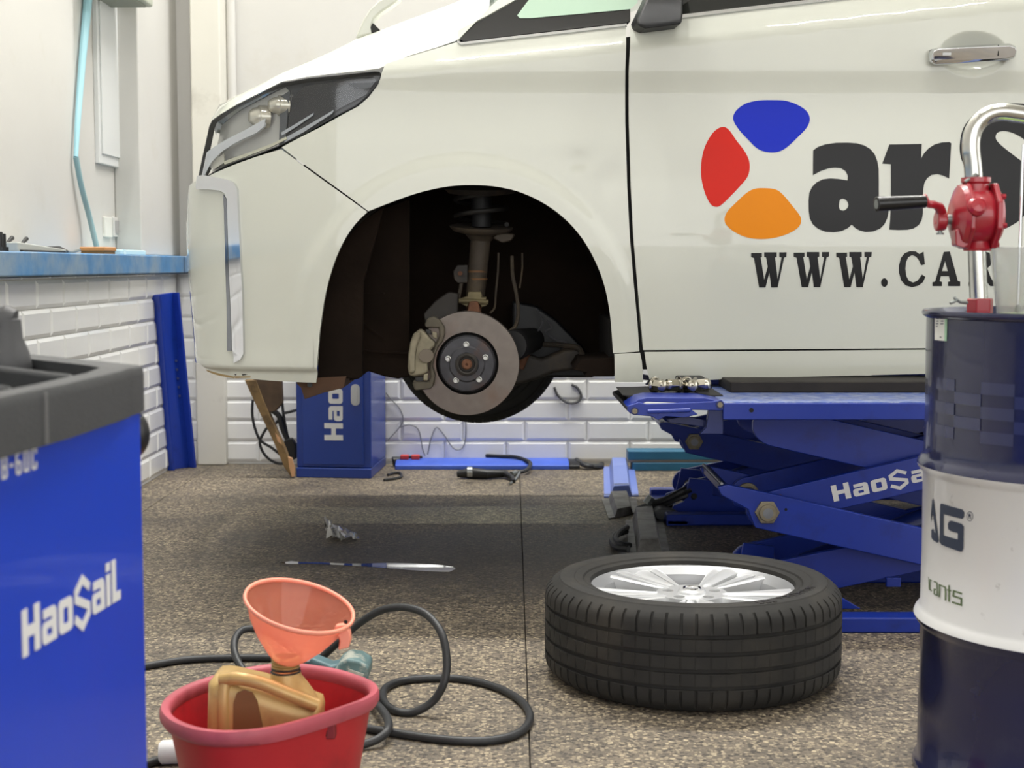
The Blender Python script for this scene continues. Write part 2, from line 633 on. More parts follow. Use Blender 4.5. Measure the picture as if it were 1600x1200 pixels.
# blue ledge on top of the tiled dado, left and back
lg = MB().box(XU, XL + .055, YF, YB + .02, ZL0, ZL1).box(XL + .055, XR, YB - .055, YU, ZL0, ZL1)
structure(lg.build('trim_1', M_LEDGE, bevel=0.006))
# pillars
structure(MB().box(XU, XL - .004, 6.49, YU, ZL1, ZC).build('wall_corner_pillar', M_WALL, bevel=0.008))
p0 = G(308, 727); p1 = G(354, 727)
structure(MB().box(p0.x, p1.x, p0.y, YU, 0, ZC).build('wall_back_pillar', mat('pillar_paint', 'dedbd0', 0.6, var=0.04, vscale=2, dirt='8d8575', dirt_amt=0.5, dscale=3, dthr=(0.6, 0.8)), bevel=0.008))
pp = P(336, 60, 7.0)
structure(MB().cyl((pp.x + .035, YU - .03, ZL1), (pp.x + .035, YU - .03, ZC), 0.022).build('trim_2', M_WALL))

# ------------------------------------------------------------------ ceiling tubes
M_TUBE = emit('lit_tube', (1.0, 0.97, 0.9), 14.0)
M_LAMPBODY = mat('lamp_body', 'e8e8e8', 0.4)
where = {(-0.3, 1.4, 0, 0.3): 'above the loose wheel', (2.0, 1.4, 0, 0.3): 'above the oil drum',
         (-0.8, 3.6, 1, 0.45): 'over the left aisle', (-1.0, 6.2, 0, 0.8): 'over the control cabinet',
         (2.6, 6.2, 0, 0.8): 'along the back wall, farthest right', (0.8, 6.2, 0, 0.8): 'along the back wall behind the van'}
for (lx, ly, turn, pw), w in where.items():
    t = thing('ceiling_lamp', (lx, ly, ZC - .1), 'long white fluorescent tube lamp on the ceiling ' + w, 'lamp', 'ceiling tube lamps')
    u, v = (Vector((1, 0, 0)), Vector((0, 1, 0))) if not turn else (Vector((0, 1, 0)), Vector((1, 0, 0)))
    c = Vector((lx, ly, 0))
    MB().bar(c - u * .75 + Vector((0, 0, ZC - .025)), c + u * .75 + Vector((0, 0, ZC - .025)), .10, .05).build('housing', M_LAMPBODY, t, bevel=0.004)
    for s in (-.025, .025):
        e = v * s + Vector((0, 0, ZC - .075))
        MB().cyl(c - u * .72 + e, c + u * .72 + e, 0.013, n=12).build('tube', M_TUBE, t)
    ld = bpy.data.lights.new('tube_light', 'AREA')
    ld.shape = 'RECTANGLE'; ld.size = 1.45; ld.size_y = 0.08; ld.energy = LAMP_W * pw; ld.color = (1, 0.99, 0.965)
    lo = bpy.data.objects.new('tube_light', ld)
    lo.location = (lx, ly, ZC - .1); lo.rotation_euler = (0, 0, pi / 2 if turn else 0); COL.objects.link(lo)
    attach(lo, t)

# ------------------------------------------------------------------ things on the walls
M_PANEL = mat('grey_white_enamel', 'dfe1e0', 0.45)
M_DARK = mat('black_plastic', '1b1b1c', 0.45)
a = PX(143, 0, XU); b = PX(192, 0, XU)
zb = PX(150, 255, XU).z
t = thing('electrical_panel', (XU, a.y, zb), 'flat grey white electrical panel door on the left wall', 'electrical panel')
MB().box(XU, XU + .02, a.y, b.y - .02, zb, 2.35).build('frame', M_PANEL, t, bevel=0.003)
MB().box(XU + .02, XU + .028, a.y + .03, b.y - .045, zb + .04, 2.31).build('door', M_PANEL, t, bevel=0.003)
for py in (60, 222):
    q = PX(184, py, XU)
    MB().box(XU + .028, XU + .036, b.y - .085, b.y - .065, q.z - .03, q.z + .03).build('latch', M_DARK, t)
q = PX(160, 0, XU)
t = thing('wall_unit', (XU + .12, 6.3, 2.15), 'pale grey green wall box at the top edge left of the pillar', 'wall box')
qa = P(160, 12, 5.95); qb = P(246, 12, 6.45)
MB().box(XU, -1.545, 5.95, 6.45, qb.z, qb.z + .3).build('body', mat('box_grey_green', 'aeb3a4', 0.5), t, bevel=0.01)
MB().box(XU + .02, -1.565, 6.0, 6.4, qb.z - .008, qb.z).build('vent_plate', mat('box_underside', '8c9184', 0.6), t)
for px, col in ((179, 'd8d6d2'), (166, 'e6e4dc')):
    q = PX(px, 355, XU)
    t = thing('wall_socket', (XU, q.y, q.z), 'grey framed wall socket above the ledge' if px == 179 else 'white cover plate beside the socket above the ledge', 'socket')
    MB().box(XU, XU + .012, q.y - .055, q.y + .055, q.z - .043, q.z + .043).build('cover', mat('socket_%d' % px, col, 0.4), t, bevel=0.003)
    if px == 179:
        MB().box(XU + .012, XU + .016, q.y - .035, q.y + .035, q.z - .028, q.z + .028).build('socket_face', mat('socket_face', 'a8a5a4', 0.4), t)
# the pale cyan strap
M_CYAN = mat('pale_cyan_plastic', 'a9d8e4', 0.5)
pts = [PX(139, -60, XU + .02), PX(137, 0, XU + .02), PX(129, 90, XU + .02), PX(122, 180, XU + .02), PX(118.5, 245, XU + .02)]
t = thing('cyan_hose', pts[-1], 'pale cyan flat hose hanging down the left wall to the ledge', 'hose')
MB().tube(catmull(pts, 5), [0.021 - 0.0006 * i for i in range(21)], n=10).build('upper_length', M_CYAN, t)
pts = [PX(118.5, 245, XU + .02), PX(127, 290, XU + .025), PX(140, 340, XU + .035), PX(153, 394, XU + .06)]
MB().tube(catmull(pts, 5), 0.011, n=10).build('lower_length', mat('cyan_hose_grey', '8fb4bb', 0.5), t)
# clutter on the ledge
def ledge(px, x=XU + .1):
    q = PX(px, 400, x)
    return Vector((x, q.y, ZL1))
M_STEELGREY = mat('tool_grey_steel', '8d9290', 0.4, 0.7)
q0, q1 = ledge(4), ledge(82)
t = thing('tool_tray', (XU + .1, q0.y, ZL1), 'flat grey tool tray on the blue ledge above the balancer', 'tool tray')
MB().prism([(q0.y, 0), (q1.y, 0), (q1.y, .012), (q0.y + .02, .03), (q0.y, .03)], (XU + .04, 0, ZL1), (0, 1, 0), (0, 0, 1), (.11, 0, 0)).build('tray', mat('tray_grey', 'b4b6b0', 0.5), t, bevel=0.003)
MB().box(XU + .03, XU + .16, q0.y + .02, q1.y - .04, ZL1, ZL1 + .006).build('tray_mat', M_DARK, t)
for k, (px, hh, ln) in enumerate(((1, .06, 'short dark socket wrench standing at the left end of the ledge'), (6, .055, 'dark upright punch standing beside the tool tray'))):
    q = ledge(px, XU + .13)
    t = thing('hand_tool', q, ln, 'tool', 'tools on the ledge')
    MB().cyl(q + Vector((0, -.005, 0)), q + Vector((0, .0, hh)), 0.010, 0.008, n=10).build('shaft', M_DARK, t)
    MB().cyl(q + Vector((0, 0, 0)), q + Vector((0, 0, .014)), 0.016, n=8).build('head', M_DARK, t)
for k, (px, d, ln) in enumerate(((10, .05, 'black angled lever lying across the tool tray, left one'), (33, .05, 'black angled lever lying across the tool tray, right one'))):
    q = ledge(px, XU + .09); q.z += .024
    t = thing('hand_tool', q, ln, 'tool', 'tools on the ledge')
    MB().tube([q, q + Vector((.0, .03, .012)), q + Vector((.0, .06, .022))], [0.004, 0.006, 0.008], n=8).build('lever', M_DARK, t)
    MB().cyl(q + Vector((-.012, 0, -.002)), q + Vector((.012, 0, -.002)), 0.007, n=8).build('hinge', M_DARK, t)
q = ledge(84, XU + .1)
t = thing('hand_tool', q, 'black handled pliers at the far end of the tool tray', 'tool', 'tools on the ledge')
MB().tube([q + Vector((0, -.1, .012)), q + Vector((0, .06, .012)), q + Vector((0, .16, .006))], [.01, .014, .006], n=10).build('grip', M_DARK, t)
MB().tube([q + Vector((0, .15, .006)), q + Vector((0, .22, .004)), q + Vector((.0, .32, .014))], .005, n=8).build('jaw', M_STEELGREY, t)
qa, qb = ledge(173), ledge(222)
t = thing('foam_board', (XU + .07, qa.y, ZL1), 'pale blue foam board lying on the far end of the ledge', 'board')
MB().box(XU + .02, XU + .14, qa.y, min(qb.y, 6.46), ZL1, ZL1 + .02).build('board', mat('pale_blue_foam', 'c4e2ea', 0.7), t, bevel=0.004)
MB().box(XU + .018, XU + .142, qa.y + .05, qa.y + .08, ZL1 + .0, ZL1 + .0215).build('tape', mat('clear_tape', 'd4ecf0', 0.3), t)
q = ledge(152)
t = thing('brush_head', q, 'orange brown brush block on the ledge under the cyan hose', 'brush')
MB().box(XU + .05, XU + .15, q.y - .07, q.y + .1, ZL1 + .012, ZL1 + .028).build('block', mat('orange_wood', 'c98a4c', 0.6), t, bevel=0.004)
MB().box(XU + .055, XU + .145, q.y - .065, q.y + .095, ZL1, ZL1 + .012).build('bristles', mat('bristles', '8a6a42', 0.9), t)
# blue channel leaning at the left wall
M_BLUE = mat('royal_blue_enamel', '1c3fae', 0.38, coat=0.25, var=0.06, vscale=8, dirt='10183a', dirt_amt=0.5, dscale=9, dthr=(0.58, 0.75))
b0 = G(262, 735); b1 = G(299, 730)
tp = Vector((XL + .02, 6.55, .83))
t0 = PX(240, 461, XL + .012); t1 = P(272, 457, t0.y + .16)
t = thing('steel_channel', (b0 + b1) / 2, 'long blue steel channel leaning in the left corner of the tiled wall', 'steel channel')
n = Vector((0.9, -0.35, 0)).normalized()
MB().hexa([b0, b1, b1 - n * .012, b0 - n * .012, t0, t1, t1 - n * .012, t0 - n * .012]).build('web', M_BLUE, t, bevel=0.002)
e = (b1 - b0).normalized()
for c0, c1, s in ((b0, t0, 1), (b1, t1, -1)):
    MB().hexa([c0, c0 + e * .012 * s, c0 + e * .012 * s + n * .03, c0 + n * .03, c1, c1 + e * .012 * s, c1 + e * .012 * s + n * .03, c1 + n * .03]).build('flange', M_BLUE, t, bevel=0.002)
for k in range(5):
    q = b1.lerp(t1, .42 + .05 * k) + n * .001 - e * .03
    MB().cyl(q, q + n * .004, .006, n=10).build('rivet', mat('zinc', 'a5a9ad', 0.35, 0.9), t)
# ------------------------------------------------------------------ the white minivan
YS = 4.28; HW = 0.925; YCEN = YS + HW
XA, ZA = -0.137, 0.742          # front wheel arch centre
XA2 = XA + 3.0
ARX, ARZ = 0.431, 0.452
M_PAINT = mat('pearl_white_paint', 'd0d2c7', 0.45, coat=1.0, coat_rough=0.025, spec=0.3)
M_GAP = mat('panel_gap_black', '0b0b0b', 0.8)
M_CHROME = mat('chrome', 'dcdee2', 0.07, 1.0)
M_LINER = mat('wheel_arch_liner_felt', '1d150f', 0.9, spec=0.15, var=0.25, vscale=7, bump=0.4, bscale=40)
M_RUB = mat('black_rubber', '1a1a1b', 0.62)
M_BLACKGLOSS = mat('black_gloss_trim', '0a0b0e', 0.12, coat=0.5)

# plan curve of the body side, s = arc length, nose wraps round to the front
PLAN = []
def _plan():
    x, y = -0.45, 0.0
    PLAN.append((-0.45, x, y, 0.0))
    s = -0.45; ds = 0.004
    while s > -1.84:
        s2 = s - ds
        if s2 > -0.82: ph = 18 * ((-.45 - s2) / .37) ** 1.5
        elif s2 > -1.08: ph = 18 + 56 * ((-.82 - s2) / .26)
        else: ph = 74 + 16 * min(1, (-1.08 - s2) / .72)
        x -= ds * cos(radians(ph)); y += ds * sin(radians(ph)); s = s2
        PLAN.append((s, x, y, radians(ph)))
_plan()
def plan(s):
    if s >= -0.45:
        return s, 0.0, 0.0
    k = (-.45 - s) / .004
    i = min(len(PLAN) - 2, int(k)); t = min(1, k - i)
    a, b = PLAN[i], PLAN[i + 1]
    return a[1] + (b[1] - a[1]) * t, a[2] + (b[2] - a[2]) * t, a[3] + (b[3] - a[3]) * t
S_CEN = min((abs(p[2] - HW), p[0]) for p in PLAN)[1]

PROF = [(.52, .06), (.60, .030), (.66, .020), (.72, .018), (.80, .013), (.88, .007), (.96, .002), (1.06, .0), (1.18, .002), (1.30, .008), (1.37, .0135), (1.42, .0145), (1.47, .0115), (1.53, .005), (1.8, .005)]
def zcrease(s):
    return 1.520 + 0.109 * (s + 0.26)

def bdepth(s, z):
    x = plan(s)[0]
    b = interp(z, PROF)
    d = z - zcrease(max(s, -0.8))
    b += 0.55 * 0.5 * (d + sqrt(d * d + 0.010 ** 2))        # tumblehome above the shoulder line
    for xa in (XA, XA2):
        e = hypot((s - xa) / ARX, max(z - ZA, 0) / ARZ)
        if 0.8 < e < 1.5:
            dd = (e - 1) * 0.44
            b -= 0.008 * (1 - sstep(0.045, 0.095, dd))
    # door handle cups
    for xh in HANDLES:
        q = ((s - xh[0]) / 0.100) ** 2 + ((z - xh[1]) / 0.064) ** 2
        if q < 1: b += 0.028 * (1 - q) ** 1.2
    # small parking dents on the fender
    b += 0.0045 * math.exp(-(((s - 0.19) / .035) ** 2 + ((z - 1.262) / .03) ** 2))
    b -= 0.0022 * math.exp(-(((s - 0.245) / .03) ** 2 + ((z - 1.23) / .04) ** 2))
    b += 0.0030 * math.exp(-(((s - 0.29) / .03) ** 2 + ((z - 1.215) / .045) ** 2))
    # bumper lip
    if s < -0.40:
        b += 0.02 * sstep(.66, .645, z)
    return b

HANDLES = []
def S(s, z, off=0.0):
    x, y, ph = plan(s)
    b = bdepth(s, z) - off
    # inward normal of the plan curve
    return Vector((x + sin(ph) * b, YS + y + cos(ph) * b, z))

def SN(s, z):
    h = 0.003
    a = S(s + h, z) - S(s - h, z); b = S(s, z + h) - S(s, z - h)
    return a.cross(b).normalized()

def inv(px, py):
    s = (px - 800) / F * YS
    z = P(px, py, YS).z
    s = max(s, -1.0)
    for it in range(30):
        q = proj(S(s, z)); ex, ey = px - q[0], py - q[1]
        if abs(ex) + abs(ey) < 0.02: break
        h = 0.002
        q1 = proj(S(s + h, z)); q2 = proj(S(s, z + h))
        a, b = (q1[0] - q[0]) / h, (q2[0] - q[0]) / h
        c, d = (q1[1] - q[1]) / h, (q2[1] - q[1]) / h
        det = a * d - b * c
        if abs(det) < 1e-3: break
        ds = (d * ex - b * ey) / det; dz = (-c * ex + a * ey) / det
        s += max(-.06, min(.06, ds)); z += max(-.06, min(.06, dz))
        s = max(s, -1.10)
    return (s, z)

def il(pts):
    return [inv(*p) for p in pts]

_h = inv(1521, 84)
HANDLES += [_h, (_h[0] + 0.36, _h[1] + .035)]
Z_DOORBOT = inv(1200, 545)[1]

def panel(name, loops, m, parent, step=0.026, depth=0.016, off=0.0, mirror=False, dense=()):
    """a skin of the body surface: loops in (s,z), with a turned-in edge"""
    V, T, idx = fill2d(loops, step, dense)
    vs = []; ns = []
    for s, z in V:
        vs.append(S(s, z, off)); ns.append(SN(s, z))
    fs = [t for t in T]
    if depth > 0:
        for l in idx:
            n = len(l); st = len(vs)
            for i in range(n):
                p = vs[l[i]]
                tg = (vs[l[(i + 1) % n]] - vs[l[i - 1]])
                en = tg.cross(ns[l[i]])
                en = en.normalized() if en.length > 1e-9 else ns[l[i]]
                vs.append(p); ns.append(en)
                vs.append(p - ns[l[i]] * depth); ns.append(en)
            for i in range(n):
                j = (i + 1) % n
                fs.append((st + 2 * i, st + 2 * i + 1, st + 2 * j + 1, st + 2 * j))
    if mirror:
        vs = [Vector((p.x, 2 * YCEN - p.y, p.z)) for p in vs]; ns = [Vector((q.x, -q.y, q.z)) for q in ns]
        fs = [tuple(reversed(f)) for f in fs]
    me = bpy.data.meshes.new(name)
    me.from_pydata(vs, [], fs); me.update()
    me.shade_smooth()
    me.normals_split_custom_set_from_vertices([tuple(q) for q in ns])
    return link(name, me, m, parent, angle=None)

car = thing('minivan', (XA, YS, 0.605), 'white minivan on the blue scissor lift with its front wheel removed', 'minivan')

# ---- arch edge, traced
ARCH = [(958, 552), (953, 490), (944, 445), (930, 408), (910, 373), (884, 343), (852, 319), (815, 301), (778, 292), (740, 289), (702, 291), (662, 299), (622, 312), (577, 331),
        (552, 354), (533, 385), (519, 420), (508, 462), (500, 515), (496, 560), (494, 597)]
arch_sz = il(cat2(ARCH, 4, closed=False))            # 4 points per traced step, seam at 13 * 4
fender_px = [(999, 549), (996, 505), (990, 440), (984, 370), (980, 290), (977, 190), (977, 110), (978, 41)] \
    + [(900, 49), (800, 60), (720, 69), (713, 66), (680, 76), (640, 88), (602, 100), (597, 113), (591, 132), (576, 152), (560, 166), (530, 182), (500, 199), (468, 215), (440, 230)] \
    + [(470, 253), (510, 282), (545, 307), (575.5, 330)]
fen = il(fender_px) + arch_sz[:51][::-1]
# loop order: down the door gap is first, then top, headlight, seam, then back over the arch
fo = panel('front_fender', [fen], M_PAINT, car, step=0.014)
# small lower piece behind the arch
low = il([(960, 553), (1000, 551), (1003, 565), (1005, 597), (961, 597)])
panel('fender_extension', [low], M_PAINT, car, step=0.02)
# ---- front bumper
zbot = inv(450, 596)[1]
btop = il([(438, 232), (400, 245), (372, 255), (345, 266), (322, 277)])
bbot = il([(494, 598), (440, 596), (390, 592), (350, 586), (325, 578)])
chrome_out = il([(311, 291), (313, 275), (323, 274), (345, 278), (362, 282), (369, 287), (373, 296), (377, 375), (381, 450), (383, 552), (378, 562), (368, 567)])
zt_c = 1.235
bump = il([(439.5, 233), (470, 256), (510, 285), (545, 310), (574, 331)]) + arch_sz[54:-2] + [bbot[0]] + bbot[1:] \
    + [(-1.02, .665), (-1.10, .66), (S_CEN, .66)] + [(S_CEN, 1.06), (-1.12, 1.10), (-1.05, 1.20)] + btop[::-1][:-1]
bo = panel('front_bumper', [bump], M_PAINT, car, step=0.014)
panel('front_bumper_far_side', [bump], M_PAINT, car, step=0.04, mirror=True)
# chrome bracket and white insert on the bumper corner
ch_in = il([(368, 558), (366, 545), (363, 470), (360, 390), (358, 312), (354, 302), (347, 298), (330, 296), (312, 296)])
panel('chrome_bracket', [chrome_out + ch_in], M_CHROME, bo, step=0.02, depth=0.012, off=0.012)
ins_r = il([(357, 312), (358, 390), (361, 470), (364, 545), (364, 556)])
panel('chrome_return', [il([(350, 304), (355, 312), (357, 390), (360, 470), (363, 548), (356, 548), (355, 470), (353, 390), (351, 330)])], mat('dark_chrome', '8d9097', 0.12, 1.0), bo, step=0.02, depth=0.004, off=0.004)
# paint chips along the lower lip
M_CHIP = mat('bare_bumper_plastic', '2c2a28', 0.7)
M_CHIP2 = mat('yellowed_primer', 'a38a5c', 0.7)
for pts, m in (([(377, 583), (383, 581), (389, 584), (384, 586), (379, 587)], M_CHIP), ([(366, 585), (370, 584), (369, 587)], M_CHIP),
               ([(322, 577), (345, 583), (368, 589), (366, 591), (343, 587), (324, 580)], M_CHIP2), ([(366, 588), (392, 588), (391, 590), (368, 591)], M_CHIP2)):
    panel('paint_chip', [il(pts)], m, bo, step=0.02, depth=0, off=0.0008)
# bits of scuffed edge in the arch
for pts in ([(516, 413), (523, 405), (519, 420), (514, 428)], [(499, 494), (503, 492), (501, 512), (497, 512)]):
    panel('arch_scuff', [il(pts)], mat('scuff_grey_green', '55625a', 0.8), bo, step=0.03, depth=0, off=-0.004)

# ---- doors, rocker, rear
xdoor_end = inv(1650, 300)[0]
belt = il([(985, 38), (1060, 29), (1150, 19), (1290, 3)])
def belt_z(x):
    (x0, z0), (x1, z1) = belt[0], belt[-1]
    return z0 + (z1 - z0) * (x - x0) / (x1 - x0)
def line_at(px_pts):
    return il(px_pts)
dleft = il([(985, 39), (982.5, 110), (982.5, 190), (985.5, 290), (989.5, 370), (995.5, 440), (1001.5, 505), (1005, 547)])
zdb = inv(1200, 545)[1]
door = dleft + [(xdoor_end, zdb + .004), (xdoor_end, 1.2), (xdoor_end, belt_z(xdoor_end))] + [(1.2, belt_z(1.2)), (.8, belt_z(.8))]
dr = panel('front_door', [door], M_PAINT, car, step=0.016, dense=[(_h[0], _h[1], .112, .074, .005)])
rock = il([(1007, 550), (1010, 572), (1016, 597)]) + il([(1100, 594), (1200, 590), (1330, 587), (1450, 584)]) + [(xdoor_end, .640), (2.42, .645), (2.42, zdb), (xdoor_end, zdb)]
panel('rocker_panel', [rock], M_PAINT, car, step=0.03)
slide = [(xdoor_end + .008, zdb + .008), (2.36, zdb + .012), (2.40, .95), (2.52, 1.15), (2.56, belt_z(2.56)), (xdoor_end + .008, belt_z(xdoor_end))]
sd = panel('sliding_door', [slide], M_PAINT, car, step=0.035)
ra = [(XA2 + ARX * cos(radians(a)), ZA + (ARZ * sin(radians(a)))) for a in range(180, -1, -10)]
quarter = [(2.37, zdb + .012), (2.41, .95), (2.53, 1.15), (2.57, belt_z(2.57)), (3.75, belt_z(3.3)), (3.78, 1.2), (3.74, .68), (XA2 + ARX, .66)] + ra[::-1] + [(XA2 - ARX, .645), (2.43, .645), (2.43, zdb + .012)]
panel('rear_quarter_panel', [quarter], M_PAINT, car, step=0.045)
# dark shell behind the gaps, and plain far side
shell = [(-.30, 1.46), (-.22, 1.55), (-.13, 1.56), (.34, 1.62), (2.6, belt_z(2.6) - .01), (3.7, belt_z(3.2)), (3.7, .72), (XA2 + ARX + .02, .70)] \
    + [(XA2 + (ARX + .02) * cos(radians(a)), ZA + (ARZ + .02) * sin(radians(a))) for a in range(0, 181, 10)] + [(XA2 - ARX - .02, .66), (XA + ARX + .03, .655)] \
    + [(XA + (ARX + .03) * cos(radians(a)), ZA + (ARZ + .03) * sin(radians(a))) for a in range(0, 181, 10)] + [(-.72, .75), (-.72, 1.2), (-.5, 1.3)]
panel('body_shell', [shell], M_GAP, car, step=0.06, depth=0, off=-0.022)
far = [(-.90, .66), (-.90, 1.25), (-.75, 1.42), (-.3, 1.50), (.3, 1.62), (3.7, belt_z(3.2)), (3.7, .70), (XA2 + ARX, .66)] + ra[::-1] + [(XA2 - ARX, .645)] \
    + [(XA + ARX, .645)] + [(XA + ARX * cos(radians(a)), ZA + ARZ * sin(radians(a))) for a in range(0, 181, 10)] + [(XA - ARX, .645)]
panel('far_side_panel', [far], M_PAINT, car, step=0.06, mirror=True, depth=0.01)
# ---- underbody: floor pan with the wheel wells left open
MU = mat('underbody_grey_black', '141210', 0.85, var=0.2, vscale=5)
yl, yr = YS + .10, 2 * YCEN - YS - .10
MB().box(XA + ARX - .005, XA2 - ARX, yl, yr, .655, .80).build('floor_pan', MU, car)
MB().box(XA - ARX + .0, XA + ARX, YS + .62, 2 * YCEN - YS - .62, .70, 1.5).build('engine_bay_block', MU, car)
MB().box(-.96, XA - ARX - .005, YS + .30, 2 * YCEN - YS - .30, .70, 1.2).build('radiator_support', MU, car)
MB().box(XA2 - ARX, 3.65, YS + .45, 2 * YCEN - YS - .45, .70, 1.2).build('rear_floor', MU, car)
# tail, roof and glasshouse (above the frame, seen only as reflections and from the side)
MB().box(3.66, 3.78, YS + .05, 2 * YCEN - YS - .05, .68, 2.15).build('tailgate', M_PAINT, car, bevel=0.03)
M_TINT = mat('tinted_window_glass', '0d1210', 0.06, coat=0.3)
def gh(x0, x1, z0, z1, y0, y1):
    return x0, x1
roofz = 2.30
gl_pts = [(.42, belt_z(.42)), (3.70, belt_z(3.3)), (3.62, 2.2), (1.25, 2.2)]
for mir in (False, True):
    vs = []
    for x, z in gl_pts:
        y = YS + bdepth(x, min(z, 1.75)) + max(0, z - 1.75) * .22
        vs.append((x, 2 * YCEN - y if mir else y, z))
    MB().add(vs, [(0, 1, 2, 3)]).build('side_window', M_TINT, car)
MB().hexa([(1.15, YS + .16, 2.17), (3.70, YS + .16, 2.17), (3.70, 2 * YCEN - YS - .16, 2.17), (1.15, 2 * YCEN - YS - .16, 2.17),
           (1.35, YS + .26, roofz), (3.60, YS + .26, roofz), (3.60, 2 * YCEN - YS - .26, roofz), (1.35, 2 * YCEN - YS - .26, roofz)]).build('roof', M_PAINT, car, bevel=0.03)
# windshield and cowl
wb = P(742, -8, YS + .32)
MB().add([(wb.x, YS + .17, 1.76), (wb.x, 2 * YCEN - YS - .17, 1.76), (1.16, 2 * YCEN - YS - .22, 2.2), (1.16, YS + .22, 2.2)], [(0, 1, 2, 3)]).build('windshield', thin_glass('windshield_glass', (.75, .85, .80), 1.0), car)
# ---- hood: edge line, crest line, centre line, mirrored
Epx = [(331, 188), (345, 178), (370, 163), (400, 148), (440, 128), (480, 120), (520, 115), (560, 111), (592, 107), (640, 87), (680, 75), (712, 64), (738, 40), (764, 14)]
Cpx = [(332, 184), (343, 163), (368, 150), (398, 138), (438, 120), (478, 101), (518, 80), (557, 61), (598, 46), (640, 30), (682, 15), (716, 2), (742, -8), (770, -20)]
rows = []
for (ex, ey), (cx, cy) in zip(Epx, Cpx):
    s, z = inv(ex, ey); e = S(s, z); c = P(cx, cy, e.y + .16)
    nose = sstep(-.55, -1.0, e.x)
    row = []
    for k in range(7):
        t = k / 6
        q = e.lerp(c, t); q.z += .02 * sin(pi * t) * (1 - nose); row.append(q)
    for k in range(1, 7):
        t = k / 6
        row.append(Vector((c.x - .10 * nose * t, c.y + (YCEN - c.y) * t, c.z + .03 * sin(t * pi / 2))))
    rows.append(row)
vs = []; fs = []
nr = len(rows); nc = 13
for row in rows:
    vs += row + [Vector((p.x, 2 * YCEN - p.y, p.z)) for p in row[:-1]][::-1]
w = 2 * nc - 1
for i in range(nr - 1):
    for j in range(w - 1):
        fs.append((i * w + j, i * w + j + 1, (i + 1) * w + j + 1, (i + 1) * w + j))
# front lip turned down
st = len(vs)
for j in range(w):
    p = vs[j]; vs.append(Vector((p.x + .012, p.y, p.z - .045)))
for j in range(w - 1):
    fs.append((j, j + 1, st + j + 1, st + j))
hd = MB(); hd.v = [tuple(p) for p in vs]; hd.f = fs
hood = hd.build('hood', M_PAINT, car, angle=40)
# bright lip strip above the lamp
# front closure: grille block between the lamps
g0 = S(-1.10, 1.2)
MB().hexa([(g0.x + .06, YS + .32, 1.06), (-.80, YS + .32, 1.06), (-.80, 2 * YCEN - YS - .32, 1.06), (g0.x + .06, 2 * YCEN - YS - .32, 1.06),
           (g0.x + .10, YS + .32, 1.33), (-.80, YS + .32, 1.33), (-.80, 2 * YCEN - YS - .32, 1.33), (g0.x + .10, 2 * YCEN - YS - .32, 1.33)]).build('grille', M_BLACKGLOSS, car)
for k in range(4):
    MB().box(g0.x + .015 + .01 * k, g0.x + .10, YS + .36, 2 * YCEN - YS - .36, 1.09 + .06 * k, 1.115 + .06 * k).build('grille_bar', M_CHROME, car, bevel=0.004)
# ---- A pillar, quarter window, belt chrome
pil = il([(764, 12), (800, -18), (850, -58), (894, -58), (850, -30), (806, -1), (760, 25), (722, 44), (716, 48), (716, 60), (714, 64)])
panel('a_pillar', [pil], M_PAINT, car, step=0.03, depth=0.012)
qw = il([(718, 61), (717, 53), (722, 46), (760, 27), (806, 1), (850, -28), (985, -50), (985, 30), (980, 35), (900, 44), (800, 55), (724, 64)])
qwo = panel('quarter_window', [qw], M_BLACKGLOSS, car, step=0.03, depth=0.01, off=-0.004)
panel('quarter_glass', [il([(808, 24), (822, 5), (836, -12), (1000, -40), (996, 4), (985, 14), (900, 22), (830, 28), (812, 28)])], mat('pale_green_glass', 'b3cdb9', 0.08, coat=0.5), qwo, step=0.03, depth=0, off=-0.002)
panel('chrome_strip', [il([(714, 62), (719, 66), (724, 66), (800, 57), (900, 46), (979, 37), (979, 40.5), (900, 50), (800, 61), (721, 70), (715, 67)])], M_CHROME, qwo, step=0.03, depth=0.006, off=0.006)
panel('door_window', [il([(1060, 24), (1060, -40), (1500, -60), (1500, -26), (1290, -3), (1150, 13)])], M_BLACKGLOSS, dr, step=0.04, depth=0.008, off=-0.003)
panel('belt_chrome', [il([(1058, 24), (1150, 13), (1290, -3), (1500, -27), (1500, -22), (1290, 2), (1150, 18), (1058, 29)])], M_CHROME, dr, step=0.04, depth=0.006, off=0.006)
# side mirror
mc = P(1028, 30, YS - .02)
mir = MB()
def ring(c, rx, rz, n=20, p=2.6):
    return [Vector((c[0] + rx * abs(cos(a)) ** (2 / p) * (1 if cos(a) >= 0 else -1), c[1], c[2] + rz * abs(sin(a)) ** (2 / p) * (1 if sin(a) >= 0 else -1))) for a in [2 * pi * i / n for i in range(n)]]
a0 = inv(990, 49); a1 = inv(1056, 44)
b = [S(*inv(*q)) for q in ((986, 38), (988, 47), (1000, 52), (1056, 45), (1058, 30), (1058, -14), (1020, -40), (1002, 4))]
o_ = [q + Vector((.012, -.055, .006)) for q in b]
n8 = len(b)
mir.add(b + o_, [tuple(range(n8, 2 * n8))] + [(i, (i + 1) % n8, n8 + (i + 1) % n8, n8 + i) for i in range(n8)])
mo = mir.build('side_mirror', mat('mirror_base_black', '131416', 0.4), car, bevel=0.008, bseg=3)
hc = P(1040, -62, YS - .17)
rings = [[Vector((q.x, hc.y + dy, q.z)) for q in ring(hc, .11 * k, .095 * k)] for dy, k in ((-.10, .55), (-.085, .85), (-.03, 1.0), (.06, 1.0), (.12, .75))]
mh = MB(); vs = sum(rings, []); nn = 20
